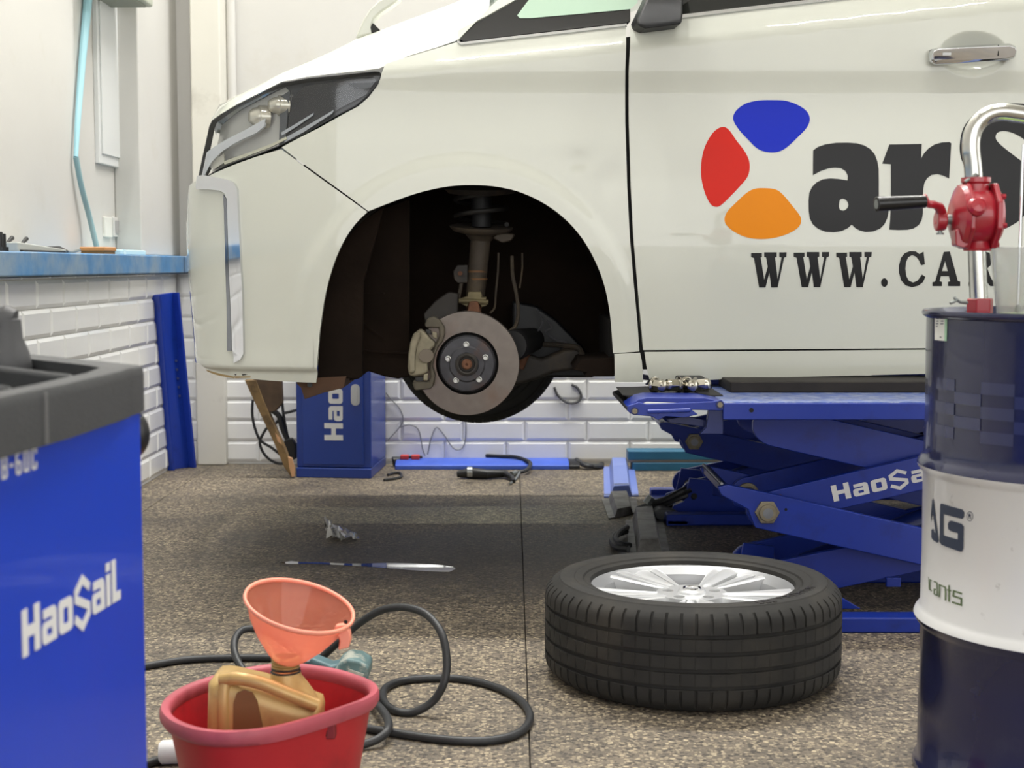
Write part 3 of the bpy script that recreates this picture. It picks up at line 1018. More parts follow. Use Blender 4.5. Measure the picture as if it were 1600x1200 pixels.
mh.add(vs, [(r * nn + i, r * nn + (i + 1) % nn, (r + 1) * nn + (i + 1) % nn, (r + 1) * nn + i) for r in range(4) for i in range(nn)] + [tuple(range(nn)), tuple(range(4 * nn, 5 * nn))])
mh.build('mirror_housing', M_BLACKGLOSS, mo)
panel('mirror_sail', [il([(1058, 26), (1058, 10), (1090, 6), (1110, 20), (1070, 27)])], M_BLACKGLOSS, mo, step=0.03, depth=0.004, off=0.004)
# fender mirror stalk on the hood
yc = YS + .26
def sq(px, py): return P(px, py, yc)
stk = [(556, 62), (562, 48), (568, 34), (578, 18), (592, 4), (606, -4), (630, -8), (626, 2), (612, 12), (597, 22), (586, 32), (583, 42), (596, 52), (580, 57)]
pts = [sq(*q) for q in stk]
MB().prism([(q.x, q.z) for q in pts], (0, yc - .03, 0), (1, 0, 0), (0, 0, 1), (0, .06, 0)).build('fender_mirror', M_PAINT, car, bevel=0.008, bseg=3)
MB().prism([(q.x, q.z) for q in [sq(*k) for k in ((580, 45), (584, 38), (598, 52), (582, 56))]], (0, yc - .032, 0), (1, 0, 0), (0, 0, 1), (0, .05, 0)).build('fender_mirror_gasket', M_RUB, car, bevel=0.003)

# ---- headlight
HL = [(314, 283), (310, 277), (314, 258), (321, 226), (327, 198), (331, 189), (345, 180), (370, 165), (400, 150), (440, 130), (480, 122.5), (530, 117.5), (585, 111.5), (593, 112), (596, 116), (594, 124), (586, 137), (572, 153), (556, 166), (525, 182), (495, 199), (466, 214), (436, 229), (400, 243), (370, 253), (345, 264)]
hl = il(HL)
hlt = panel('headlight', [hl], mat('headlight_bucket', '5d5e60', 0.35), car, step=0.03, depth=0, off=-0.05)
cx = sum(p[0] for p in hl) / len(hl); cz = sum(p[1] for p in hl) / len(hl)
def shrink(lp, d):
    out = []; n = len(lp)
    for i in range(n):
        a = Vector(lp[i - 1]); b = Vector(lp[i]); c = Vector(lp[(i + 1) % n])
        t1 = (b - a).normalized(); t2 = (c - b).normalized()
        nn = Vector((-t1.y - t2.y, t1.x + t2.x))
        nn = nn.normalized() if nn.length > 1e-6 else Vector((0, 0))
        out.append(tuple(b + nn * d))
    return out
def area(lp): return sum(lp[i - 1][0] * lp[i][1] - lp[i][0] * lp[i - 1][1] for i in range(len(lp)))
sg = 1 if area(hl) > 0 else -1
inner = shrink(hl, .0025 * sg)
panel('headlight_bezel', [hl, inner], mat('bezel_black', '17181a', 0.3), hlt, step=0.03, depth=0.02, off=0.001)
panel('headlight_lens', [shrink(hl, .003 * sg)], thin_glass('headlight_lens_clear', (.90, .92, .94), 1.0), hlt, step=0.02, depth=0, off=0.003)
# pale front half of the bucket, dark rear half, chrome sweep, projectors and strips
panel('reflector', [il([(312, 274), (322, 226), (330, 195), (370, 168), (400, 153), (440, 134), (452, 148), (438, 190), (430, 228), (395, 243), (345, 262)])], mat('satin_silver_reflector', 'c6c4bd', 0.3, 0.4), hlt, step=0.03, depth=0.01, off=-0.04)
panel('chrome_sweep', [il([(312, 262), (321, 238), (345, 222), (380, 204), (414, 185), (412, 197), (400, 207), (370, 221), (345, 237), (329, 253), (320, 270), (314, 279), (311, 276)])], M_CHROME, hlt, step=0.02, depth=0.012, off=-0.004)
panel('lamp_divider', [il([(434, 150), (450, 140), (446, 175), (442, 222), (432, 226)])], mat('smoke_plastic', '55575a', 0.2), hlt, step=0.03, depth=0.01, off=-0.022)
panel('dark_wing', [il([(452, 150), (470, 133), (520, 126), (582, 118), (586, 124), (570, 146), (520, 172), (480, 195), (446, 212), (446, 180)])], mat('dark_wing', '16171c', 0.12, coat=0.6), hlt, step=0.03, depth=0.008, off=-0.03)
panel('light_strip', [il([(440, 216), (470, 200), (508, 178), (520, 171), (518, 176), (500, 188), (472, 206), (442, 222)])], mat('crystal_strip', 'b9bcc0', 0.12, 0.5), hlt, step=0.02, depth=0.008, off=-0.016)
panel('light_strip', [il([(436, 206), (460, 192), (488, 175), (487, 179), (462, 196), (437, 211)])], mat('crystal_strip', 'b9bcc0', 0.12, 0.5), hlt, step=0.02, depth=0.006, off=-0.02)
panel('light_guide', [il([(345, 252), (380, 240), (420, 225), (445, 213), (446, 217), (420, 230), (380, 245), (347, 257)])], mat('warm_light_guide', 'cfcbb4', 0.2), hlt, step=0.02, depth=0.006, off=-0.012)
for px, py, r in ((396, 181, .030), (428, 163, .026)):
    s, z = inv(px, py); c = S(s, z, -.034); d = Vector((-.92, -.38, 0)).normalized()
    MB().lathe([(0, .03), (r * .5, .027), (r * .85, .015), (r, 0), (r * 1.15, -.002), (r * 1.15, -.03)], c, d, n=24).build('projector', mat('projector_glass', 'd9d3c2', 0.08, 0.4), hlt)
panel('marker_pocket', [il([(324, 262), (330, 250), (345, 240), (346, 254), (330, 264)])], mat('pocket_cream', 'c9c5b6', 0.3), hlt, step=0.03, depth=0.006, off=-0.012)

# ---- door handle
hs, hz = _h
def handle(parent, hs, hz, shift):
    def hp(px, py, off):
        s, z = inv(px, py); return S(s + shift, z, 0) * 1
    zt = [(1453, 86), (1455, 79), (1462, 75), (1500, 72), (1540, 70), (1578, 68), (1587, 72), (1589, 80), (1586, 90), (1576, 94), (1540, 96), (1500, 99), (1462, 101), (1455, 96)]
    f = []
    y0 = YS + .006 - .034
    pp_ = [P(px, py, y0) for px, py in zt]
    base = [Vector((q.x + shift, y0, q.z)) for q in pp_]
    h = MB(); n = len(base)
    cx = sum(q.x for q in base) / n; cz = sum(q.z for q in base) / n
    fr = [Vector((cx + (q.x - cx) * .96, y0 - .010 - (q.z - cz) * .16, cz + (q.z - cz) * .72)) for q in base]
    bk = [q + Vector((0, .016, 0)) for q in base]
    h.add(fr + base + bk, [tuple(range(n)), tuple(range(2 * n, 3 * n))] + [(r * n + i, r * n + (i + 1) % n, (r + 1) * n + (i + 1) % n, (r + 1) * n + i) for r in range(2) for i in range(n)])
    ho = h.build('door_handle', M_CHROME, parent, angle=30, bevel=0.002)
    for px in (1462, 1574):
        q = P(px, 84, y0); MB().box(q.x + shift - .010, q.x + shift + .010, y0 + .005, YS + .03, q.z - .014, q.z + .014).build('handle_foot', mat('handle_grey', '9a9a98', 0.3, 0.8), parent)
    q = P(1558, 80, y0); 
    MB().box(q.x + shift - .0012, q.x + shift + .0012, y0 - .0115, y0 + .005, q.z - .014, q.z + .016).build('handle_seam', M_GAP, parent)
    q = P(1479, 85, y0)
    MB().box(q.x + shift - .014, q.x + shift + .010, y0 - .0108, y0, q.z - .004, q.z + .004).build('lock_button', mat('handle_grey', '9a9a98', 0.3, 0.8), parent)
handle(dr, hs, hz, 0)
# ---- lettering and logo on the doors
M_DECAL = mat('black_vinyl', '121214', 0.33, spec=0.3)
def decal(name, loops_px, m, parent, step=0.03, off=0.0009):
    return panel(name, [il(l) for l in loops_px], m, parent, step=step, depth=0, off=off)
def Zm(pts, x0, y0, k): return [(x0 + x / k, y0 + y / k) for x, y in pts]
# three petals (traced at 2.5x from 1060,0)
decal('logo_petal', [cat2(Zm([(214, 466), (224, 434), (260, 406), (310, 393), (365, 391), (420, 394), (470, 412), (502, 436), (513, 466), (500, 500), (462, 540), (420, 578), (385, 594), (345, 594), (308, 580), (272, 545), (236, 506)], 1060, 0, 2.5), 4)], mat('vinyl_blue', '0c28be', 0.35, spec=0.2), dr)
decal('logo_petal', [cat2(Zm([(170, 496), (196, 506), (226, 548), (258, 590), (275, 625), (278, 660), (268, 694), (238, 730), (200, 770), (168, 800), (148, 808), (126, 798), (106, 760), (92, 710), (88, 660), (94, 605), (110, 558), (138, 515)], 1060, 0, 2.5), 4)], mat('vinyl_red', 'd4200f', 0.35, spec=0.2), dr)
decal('logo_petal', [cat2(Zm([(180, 858), (190, 828), (226, 790), (268, 752), (300, 737), (340, 735), (380, 740), (410, 762), (448, 808), (474, 842), (479, 866), (466, 890), (430, 912), (380, 928), (325, 934), (270, 928), (222, 908), (190, 882)], 1060, 0, 2.5), 4)], mat('vinyl_orange', 'e88a00', 0.35, spec=0.2), dr)
# a r S  (traced at 4.284x from 1250,180)
K = 4.284
a_out = [(86, 402), (88, 235)] + [(120, 212), (170, 195), (240, 185), (320, 184), (380, 188), (430, 202), (470, 226), (500, 262), (518, 310), (526, 360), (527, 420), (527, 560), (529, 590), (545, 600)] + [(592, 600), (592, 650), (584, 690), (565, 730), (535, 760), (490, 778), (440, 782), (400, 772), (370, 756), (346, 732)] + [(320, 756), (280, 775), (225, 784), (170, 780), (120, 760), (85, 730), (65, 690), (58, 640), (57, 570), (62, 520), (80, 480), (110, 450), (150, 430), (200, 423), (250, 426), (318, 436)] + [(320, 405), (305, 375), (275, 355), (235, 351), (190, 356), (140, 373)]
a_hole = cat2([(262, 590), (268, 566), (290, 559), (312, 572), (323, 598), (316, 622), (292, 638), (268, 632), (261, 615)], 3)
decal('decal_letter', [Zm(a_out, 1250, 180, K), Zm(a_hole, 1250, 180, K)], M_DECAL, dr)
r_out = [(550, 324), (598, 196), (815, 192), (810, 290)] + [(830, 255), (860, 222), (900, 196), (950, 182), (1000, 180), (1012, 188)] + [(998, 424), (960, 405), (920, 394), (880, 400), (850, 422), (832, 455), (824, 500), (822, 560), (822, 660), (815, 700), (795, 735), (760, 758), (720, 767), (660, 769), (597, 766)] + [(603, 700), (607, 600), (607, 328)]
decal('decal_letter', [Zm(r_out, 1250, 180, K)], M_DECAL, dr)
# S (traced at 3.333x from 1360,140), right half closed beyond the pipe
s_c = [(820, 78), (760, 72), (690, 75), (620, 90), (560, 118), (510, 160), (478, 215), (465, 290), (470, 350), (490, 395), (530, 440), (590, 490), (650, 545), (672, 590), (660, 640), (630, 690), (640, 728), (690, 728), (740, 705), (790, 668), (840, 600), (860, 530), (852, 460), (820, 400), (770, 360), (715, 318), (670, 280), (652, 252), (660, 226), (690, 216), (730, 222), (780, 245), (850, 290), (880, 250), (872, 150), (850, 90)]
decal('decal_letter', [cat2(Zm(s_c, 1360, 140, 3.333), 3)], M_DECAL, dr)
# WWW.CAR (traced at 4x from 1160,370)
Wg = [(0, 0), (80, 0), (80, 28), (66, 32), (92, 130), (104, 96), (92, 30), (82, 28), (82, 0), (165, 0), (165, 28), (150, 32), (170, 170), (196, 40), (180, 28), (176, 0), (222, 0), (222, 28), (206, 36), (165, 216), (124, 216), (110, 130), (84, 216), (48, 216), (14, 36), (0, 26)]
Wg = [(0, 4), (68, 4), (68, 30), (60, 32), (82, 170), (104, 90), (94, 32), (82, 30), (82, 0), (160, 0), (160, 30), (150, 32), (166, 168), (190, 32), (176, 30), (176, 0), (222, 0), (220, 28), (206, 34), (166, 220), (126, 220), (114, 128), (90, 220), (50, 220), (18, 36), (0, 30)]
for x0 in (54, 320, 586):
    decal('decal_letter', [Zm([(x + x0, y + 97 - (2 if x0 > 300 else 0)) for x, y in Wg], 1160, 370, 4)], M_DECAL, dr)
decal('decal_letter', [Zm(circ(887, 286, 21, 18, 27), 1160, 370, 4)], M_DECAL, dr)
Cg = [(1118, 100), (1132, 92), (1140, 172), (1116, 178)] + [(1104, 148), (1085, 124), (1060, 114), (1036, 128), (1022, 160), (1018, 200), (1024, 245), (1040, 274), (1066, 286), (1094, 274), (1122, 236)] + [(1144, 250), (1128, 284), (1098, 306), (1060, 315), (1020, 304), (992, 272), (978, 225), (978, 180), (990, 132), (1014, 102), (1048, 89), (1084, 92), (1106, 108)]
decal('decal_letter', [Zm(Cg, 1160, 370, 4)], M_DECAL, dr)
Ag = [(1187, 308), (1187, 284), (1204, 280), (1258, 94), (1296, 92), (1346, 276), (1361, 280), (1361, 308), (1285, 308), (1285, 282), (1298, 278), (1290, 246), (1240, 246), (1232, 278), (1247, 282), (1247, 308)]
Ah = [(1247, 214), (1283, 214), (1266, 152)]
decal('decal_letter', [Zm(Ag, 1160, 370, 4), Zm(Ah, 1160, 370, 4)], M_DECAL, dr)
Rg = [(1412, 308), (1412, 284), (1428, 280), (1428, 124), (1412, 120), (1412, 94), (1510, 92), (1540, 98), (1556, 116), (1560, 146), (1552, 178), (1530, 196), (1552, 256), (1572, 284), (1590, 284), (1590, 308), (1548, 308), (1528, 284), (1500, 206), (1470, 206), (1470, 280), (1484, 284), (1484, 308)]
Rh = [(1470, 124), (1506, 124), (1520, 134), (1522, 158), (1510, 174), (1470, 176)]
decal('decal_letter', [Zm(Rg, 1160, 370, 4), Zm(Rh, 1160, 370, 4)], M_DECAL, dr)
# ---- wheel well, brake and suspension
archc = [S(*q) for q in arch_sz]
# liner: the arch swept inwards
lpts = [Vector((XA + (ARX + .012) * cos(radians(a)), 0, ZA + (ARZ + .012) * sin(radians(a)))) for a in range(-2, 183, 5)]
lpts = [Vector((XA + ARX + .008, 0, .655))] + lpts + [Vector((XA - ARX - .012, 0, .66))]
vs = []; fs = []; m = len(lpts)
deps = [YS + .012, YS + .06, YS + .25, YS + .63]
for k, y in enumerate(deps):
    for p in lpts:
        vs.append((XA + (p.x - XA) * (1.0 + .012 * (k > 0)), y, p.z + .012 * (k > 0 and p.z > .7)))
for k in range(len(deps) - 1):
    for i in range(m - 1):
        fs.append((k * m + i, k * m + i + 1, (k + 1) * m + i + 1, (k + 1) * m + i))
ln = MB(); ln.v = vs; ln.f = fs
lin_o = ln.build('wheel_arch_liner', M_LINER, car, angle=50)
# back wall of the well with a low edge stepped like the photo
bw = [(XA - ARX - .05, 1.25), (XA - ARX - .05, .66), (-.40, .66), (-.38, .645), (-.29, .64), (-.27, .665), (-.20, .665), (.05, .665), (.12, .655), (XA + ARX + .05, .655), (XA + ARX + .05, 1.25)]
MB().prism(bw, (0, YS + .60, 0), (1, 0, 0), (0, 0, 1), (0, .03, 0)).build('inner_wall', M_LINER, lin_o)
def LP(px, py, y): return P(px, py, y)
# forward liner panel and the brown undertray hanging below the bumper
y = YS + .10
pl = [LP(*q, y) for q in ((496, 590), (499, 515), (507, 462), (518, 420), (532, 385), (551, 354), (600, 322), (585, 380), (568, 440), (566, 588), (560, 592))]
MB().prism([(q.x, q.z) for q in pl], (0, y, 0), (1, 0, 0), (0, 0, 1), (0, .02, 0)).build('liner_front_panel', M_LINER, lin_o, bevel=0.004)
y = YS + .22
pl = [LP(*q, y) for q in ((500, 600), (502, 400), (560, 340), (640, 310), (640, 588), (622, 592), (600, 588), (575, 580), (560, 592), (540, 596))]
MB().prism([(q.x, q.z) for q in pl], (0, y, 0), (1, 0, 0), (0, 0, 1), (0, .02, 0)).build('liner_side_panel', M_LINER, lin_o, bevel=0.004)
for (x0, y0, x1, y1) in ((566, 548, 640, 552), (566, 460, 600, 458), (560, 500, 600, 530)):
    a, b = LP(x0, y0, y - .004), LP(x1, y1, y - .004)
    MB().bar(a, b, .006, .006).build('liner_rib', M_LINER, lin_o)
y = YS + .09
M_TRAY = mat('brown_undertray', '4a3322', 0.8, var=0.3, vscale=9)
pl = [LP(*q, y) for q in ((462, 598), (500, 590), (541, 588), (537, 606), (505, 614), (476, 624), (470, 606))]
MB().prism([(q.x, q.z) for q in pl], (0, y, 0), (1, 0, 0), (0, 0, 1), (0, .35, 0)).build('undertray_flap', M_TRAY, car, bevel=0.002)
MB().cyl(LP(484, 601, y - .006), LP(484, 601, y), .008, n=10).build('undertray_clip', M_DARK, car)
pl = [LP(*q, YS + .12) for q in ((905, 560), (960, 556), (958, 586), (912, 586), (915, 580), (895, 576))]
MB().prism([(q.x, q.z) for q in pl], (0, YS + .06, 0), (1, 0, 0), (0, 0, 1), (0, .3, 0)).build('rear_liner_bracket', M_LINER, lin_o, bevel=0.003)

YD = 4.40                        # outer face of the brake disc
C = LP(730, 568, YD)
M_DISC = mat('worn_disc_steel', '6c655f', 0.34, 0.85, var=0.10, vscale=30, dirt='6b4a36', dirt_amt=0.5, dscale=5, dthr=(0.5, 0.75))
M_HUB = mat('hub_dark_steel', '46464a', 0.5, 0.6, var=0.2, vscale=30, dirt='5b3c28', dirt_amt=0.6, dscale=14, dthr=(0.55, 0.75))
M_RUST = mat('rusty_steel', '6a4733', 0.75, 0.3, var=0.3, vscale=40, bump=0.3, bscale=80)
M_CAST = mat('dirty_cast_metal', '8c8571', 0.62, 0.35, var=0.2, vscale=18, bump=0.3, bscale=60, dirt='4a4032', dirt_amt=0.6, dscale=8, dthr=(0.48, 0.7))
M_ARM = mat('suspension_black', '2b2723', 0.65, var=0.3, vscale=14, dirt='5a4a35', dirt_amt=0.5, dscale=9, dthr=(0.5, 0.7))
M_STRUT = mat('strut_dirty_brown', '3d352b', 0.7, var=0.3, vscale=16, dirt='6a5a40', dirt_amt=0.5, dscale=9, dthr=(0.5, 0.7))
AX = (0, -1, 0)                  # towards the camera
R = .157
disc = MB().lathe([(.094, -.024), (R - .002, -.024), (R, -.022), (R, -.014), (R - .006, -.013), (R - .006, -.011), (R, -.010), (R, -.002), (R - .002, 0), (.094, 0), (.092, -.004), (.090, -.012)], C, AX, 96).build('brake_disc', M_DISC, car, angle=30)
MB().lathe([(.0905, -.02), (.0905, -.006), (.086, -.010), (.084, -.010)], C, AX, 64).build('disc_groove', M_GAP, disc)
MB().lathe([(.086, -.02), (.085, .018), (.080, .024), (.070, .025), (.055, .025), (.050, .028), (.036, .028), (.034, .030), (.032, .030)], C, AX, 64).build('disc_hat', M_HUB, disc, angle=30)
MB().lathe([(.034, .02), (.033, .037), (.028, .039), (.024, .038), (.022, .028), (.0, .028)], C, AX, 48).build('hub_boss', M_ARM, disc, angle=30)
MB().lathe([(.016, .026), (.0155, .040), (.012, .043), (.004, .043), (.003, .038), (.0, .038)], C, AX, 24).build('axle_end', M_RUST, disc, angle=30)
for k in range(5):
    a = radians(90 + 72 * k + 2)
    c = C + Vector((.0585 * cos(a), 0, .0585 * sin(a)))
    MB().lathe([(.009, .024), (.009, .027), (.0066, .027), (.0066, .056), (.0055, .058), (0, .058)], c, AX, 14).build('wheel_stud', mat('stud_zinc', 'b9b9b4', 0.35, 0.9), disc, angle=30)
for a_ in (62, 250):
    a = radians(a_); c = C + Vector((.046 * cos(a), 0, .046 * sin(a)))
    MB().cyl(c + Vector((0, -.0256, 0)), c + Vector((0, -.0262, 0)), .004, n=12).build('jack_hole', M_GAP, disc)
# splash shield behind the disc
MB().lathe([(.06, -.040), (R - .01, -.040), (R - .004, -.034)], C, AX, 48).build('splash_shield', M_ARM, disc)
# caliper
def capoly(pts, y0, y1, name, m, par, bev=.004):
    q = [LP(px, py, y0) for px, py in pts]
    return MB().prism([(p.x, p.z) for p in q], (0, y0, 0), (1, 0, 0), (0, 0, 1), (0, y1 - y0, 0)).build(name, m, par, bevel=bev, bseg=3)
def Z5(pts): return [(620 + x / 5.714, 460 + y / 5.714) for x, y in pts]
cal = capoly(Z5([(205, 305), (250, 335), (300, 395), (345, 430), (335, 470), (300, 500), (275, 620), (280, 690), (235, 720), (160, 735), (110, 725), (95, 650), (100, 540), (120, 430), (150, 350)]), YD - .040, YD + .01, 'brake_caliper', M_CAST, car, .010)
capoly(Z5([(150, 340), (215, 330), (215, 380), (185, 450), (165, 560), (165, 700), (110, 715), (100, 560), (118, 430)]), YD - .055, YD - .035, 'caliper_spine', M_CAST, cal, .008)
capoly(Z5(circ(262, 550, 66, 20, 62)), YD - .052, YD - .02, 'caliper_boss', mat('caliper_boss', '6f665a', 0.6, 0.3), cal, .006)
capoly(Z5([(245, 270), (270, 215), (330, 195), (385, 225), (425, 290), (430, 350), (410, 420), (370, 470), (340, 540), (320, 640), (345, 720), (330, 810), (300, 845), (160, 860), (140, 800), (150, 760), (280, 780), (300, 740), (285, 660), (300, 560), (330, 460), (380, 370), (375, 300), (330, 300), (262, 300)]), YD - .030, YD - .010, 'caliper_bracket', mat('caliper_bracket', '5c564a', 0.65, 0.35, var=0.2, vscale=20), cal, .006)
capoly(Z5([(315, 330), (360, 345), (360, 400), (320, 385)]), YD - .042, YD - .028, 'guide_pin', M_CAST, cal, .003)
capoly(Z5([(240, 715), (280, 705), (275, 770), (235, 770)]), YD - .042, YD - .028, 'guide_pin', M_CAST, cal, .003)
capoly(Z5([(255, 310), (300, 320), (310, 360), (270, 350)]), YD - .036, YD - .012, 'pad_spring', M_DARK, cal, .002)
capoly(Z5([(160, 740), (235, 735), (240, 775), (170, 778)]), YD - .036, YD - .012, 'pad_spring', M_DARK, cal, .002)
# strut
ys = YS + .26
a, b = LP(752, 365, ys), LP(742, 470, ys)
strut = MB().cyl(a, b, .031, .029, n=24).build('strut', M_STRUT, car)
MB().cyl(b, LP(739, 500, ys), .024, .022, n=20).build('strut_foot', M_RUST, strut)
cs = LP(752, 360, ys)
MB().lathe([(.0, -.03), (.034, -.03), (.05, -.012), (.085, -.004), (.096, .006), (.098, .012), (.09, .014), (.03, .010)], cs, (0.04, -.12, 1), 40).build('spring_seat', M_STRUT, strut)
MB().prism([(p.x, p.z) for p in [LP(q[0], q[1], ys) for q in ((778, 364), (805, 366), (800, 376), (785, 380), (770, 372))]], (0, ys - .05, 0), (1, 0, 0), (0, 0, 1), (0, .06, 0)).build('spring_seat_tab', M_STRUT, strut, bevel=.006)
path = []
for i in range(120):
    t = i / 119; a_ = t * 2 * pi * 3.2
    path.append(cs + Vector((.078 * cos(a_), .078 * sin(a_), .018 + .16 * t)))
MB().tube(path, .0075, n=8).build('coil_spring', mat('spring_black', '1b1916', 0.6), strut)
MB().cyl(cs + Vector((0, 0, .01)), cs + Vector((0, 0, .2)), .03, .034, n=16).build('bump_stop', M_RUB, strut)
MB().lathe([(.0, 0), (.06, 0), (.10, .006), (.115, .02), (.10, .03)], LP(752, 305, ys), (0, -.1, 1), 32).build('top_mount', M_ARM, strut)
for py in (424, 436):
    p0 = LP(746, py, ys)
    MB().cyl(p0 + Vector((0, 0, -.003)), p0 + Vector((0, 0, .003)), .0305, n=24).build('paper_band', mat('brown_label', '6b4c2c', 0.7), strut)
q0 = LP(720, 428, ys - .01)
MB().prism([(p.x, p.z) for p in [LP(q[0], q[1], ys - .02) for q in ((708, 424), (714, 414), (731, 414), (731, 442), (716, 443), (709, 436))]], (0, ys - .02, 0), (1, 0, 0), (0, 0, 1), (0, .02, 0)).build('link_bracket', M_ARM, strut, bevel=.004)
MB().cyl(LP(719, 427, ys - .035), LP(719, 427, ys - .015), .007, n=10).build('link_bolt', M_RUST, strut)
MB().tube([LP(721, 442, ys - .01), LP(716, 470, ys - .01), LP(710, 500, ys)], .006, n=8).build('stabilizer_link', M_STRUT, strut)
# clamp at the foot of the strut
M_CLAMP = mat('dusty_brass_clamp', '7b7154', 0.6, 0.4, var=0.2, vscale=20)
MB().prism([(p.x, p.z) for p in [LP(q[0], q[1], ys - .05) for q in ((719, 466), (730, 463), (731, 456), (752, 456), (753, 464), (760, 464), (760, 478), (752, 480), (748, 472), (734, 472), (730, 480), (719, 474))]], (0, ys - .05, 0), (1, 0, 0), (0, 0, 1), (0, .04, 0)).build('knuckle_clamp', M_CLAMP, strut, bevel=.003)
MB().cyl(LP(717, 470, ys - .05), LP(763, 472, ys - .05), .008, n=10).build('clamp_bolt', M_CLAMP, strut)
kn = MB().prism([(p.x, p.z) for p in [LP(q[0], q[1], ys - .03) for q in ((734, 470), (748, 470), (754, 495), (770, 520), (770, 600), (735, 610), (712, 590), (712, 520), (730, 492))]], (0, YD + .035, 0), (1, 0, 0), (0, 0, 1), (0, .07, 0)).build('steering_knuckle', M_RUST, car, bevel=.006)
MB().prism([(p.x, p.z) for p in [LP(q[0], q[1], YD + .06) for q in ((662, 490), (680, 470), (700, 456), (716, 458), (716, 500), (690, 510), (665, 508))]], (0, YD + .05, 0), (1, 0, 0), (0, 0, 1), (0, .05, 0)).build('knuckle_arm', M_ARM, kn, bevel=.006)
# brake hose and sensor wire
MB().tube(catmull([LP(800, 400, ys + .02), LP(801, 430, ys + .01), LP(806, 455, ys), LP(810, 485, ys - .03), LP(806, 508, ys - .05), LP(796, 518, ys - .06)], 6), .006, n=8).build('brake_hose', M_STRUT, car)
MB().tube(catmull([LP(779, 395, ys), LP(778, 425, ys - .01), LP(775, 455, ys - .02), LP(773, 480, ys - .04), LP(766, 489, ys - .05)], 6), .0035, n=6).build('sensor_wire', M_STRUT, car)
MB().tube(catmull([LP(816, 395, ys), LP(816, 420, ys), LP(812, 450, ys + .01)], 6), .003, n=6).build('sensor_wire', M_STRUT, car)
# lower control arm, driveshaft boot, tie rod
ya = YS + .36
arm = [(795, 545), (815, 548), (845, 560), (880, 545), (905, 543), (915, 556), (912, 575), (885, 580), (865, 582), (840, 592), (800, 604), (780, 600)]
MB().prism([(p.x, p.z) for p in [LP(q[0], q[1], ya) for q in arm]], (0, ya - .03, 0), (1, 0, 0), (0, 0, 1), (0, .07, 0)).build('control_arm', M_ARM, car, bevel=.014, bseg=3)
MB().tube(catmull([LP(812, 575, ya - .06), LP(818, 560, ya - .06), LP(822, 552, ya - .02)], 5), .014, n=12).build('ball_joint', M_RUST, car)
c0, c1 = LP(800, 540, YD + .06), LP(835, 530, YS + .50)
prof = []
bt = MB(); pts = []; rr = []
for i in range(15):
    t = i / 14; pts.append(c0.lerp(c1, t)); rr.append(.045 - .014 * t + (.006 if i % 2 else 0))
bt.tube(pts, rr, n=20); bt.build('driveshaft_boot', M_RUB, car)
MB().tube(catmull([LP(850, 538, YS + .4), LP(880, 540, YS + .36), LP(905, 545, YS + .32), (LP(912, 565, YS + .28))], 5), .009, n=8).build('tie_rod', M_ARM, car)
for pts_ in ([(838, 482), (848, 500), (842, 515), (832, 520)], [(855, 500), (862, 512), (853, 518), (865, 530), (885, 535)], [(880, 536), (893, 540), (895, 552)]):
    MB().tube(catmull([LP(q[0], q[1], YS + .45) for q in pts_], 5), .0035, n=6).build('wiring', mat('grey_loom', '4a4a4e', 0.5), car)
pl = [LP(*q, YS + .5) for q in ((800, 470), (838, 478), (870, 500), (910, 540), (930, 590), (800, 590))]
MB().prism([(q.x, q.z) for q in pl], (0, YS + .5, 0), (1, 0, 0), (0, 0, 1), (0, .1, 0)).build('subframe', mat('subframe_black', '0f1116', 0.5), car, bevel=.01)
MB().box(-.45, .35, YS + .62, 2 * YCEN - YS - .62, .655, .72).build('front_subframe', MU, car)
# ------------------------------------------------------------------ tyre and alloy wheel
M_TYRE = mat('tyre_rubber', '292826', 0.72, spec=0.3, var=0.12, vscale=20, dirt='4a453d', dirt_amt=0.5, dscale=6, dthr=(0.5, 0.75))
M_SIDE = M_TYRE
M_ALLOY = mat('silver_alloy', 'e2e3e4', 0.32, 0.45, coat=0.4)
M_ALLOY2 = mat('alloy_barrel', 'a9aaac', 0.4, 0.5)
TR, TW = .346, .235
def tyre_mesh(lip_face=True):
    prof = [(.236, .030), (.240, .014), (.250, .010), (.254, .0115), (.257, .0075), (.274, .0035), (.277, .0048), (.280, .003), (.300, .002), (.310, .0035), (.313, .0065), (.316, .005), (.328, .014)]
    body = [(.337, .022, 1), (.3425, .030, 1), (.345, .040, 1), (.3455, .058, 1)]
    gro = []
    for h in (.062, .099, .136, .173):
        gro += [(.346, h - .0052, 2), (.339, h - .0042, 0), (.339, h + .0042, 0), (.346, h + .0052, 2)]
    pr = [(r, h, 0) for r, h in prof] + body + gro + [(r, TW - h, k) for r, h, k in body[::-1]] + [(r, TW - h, 0) for r, h in prof[::-1]]
    n = 66; fr = (0, .80, .82, .97)
    vs = []; fs = []; m = len(pr)
    for i in range(n):
        for c, f in enumerate(fr):
            t = 2 * pi * (i + f) / n
            cut = c in (2, 3)
            for r, h, k in pr:
                rr = r
                hh = h
                if cut and k == 1:
                    long_ = (i % 2 == 0)
                    up = h > TW / 2
                    deep = min(h, TW - h)
                    if deep < .05 or long_:
                        rr = r - .006
                if cut and k == 2 and (i + int(h * 50)) % 2 == 0 and c == 2:
                    rr = r - .003
                vs.append((rr * cos(t), rr * sin(t), hh))
    N = n * 4
    for i in range(N):
        j = (i + 1) % N
        for k in range(m - 1):
            fs.append((i * m + k, j * m + k, j * m + k + 1, i * m + k + 1))
    b = MB(); b.v = vs; b.f = fs
    return b.mesh('tyre', fix=True)

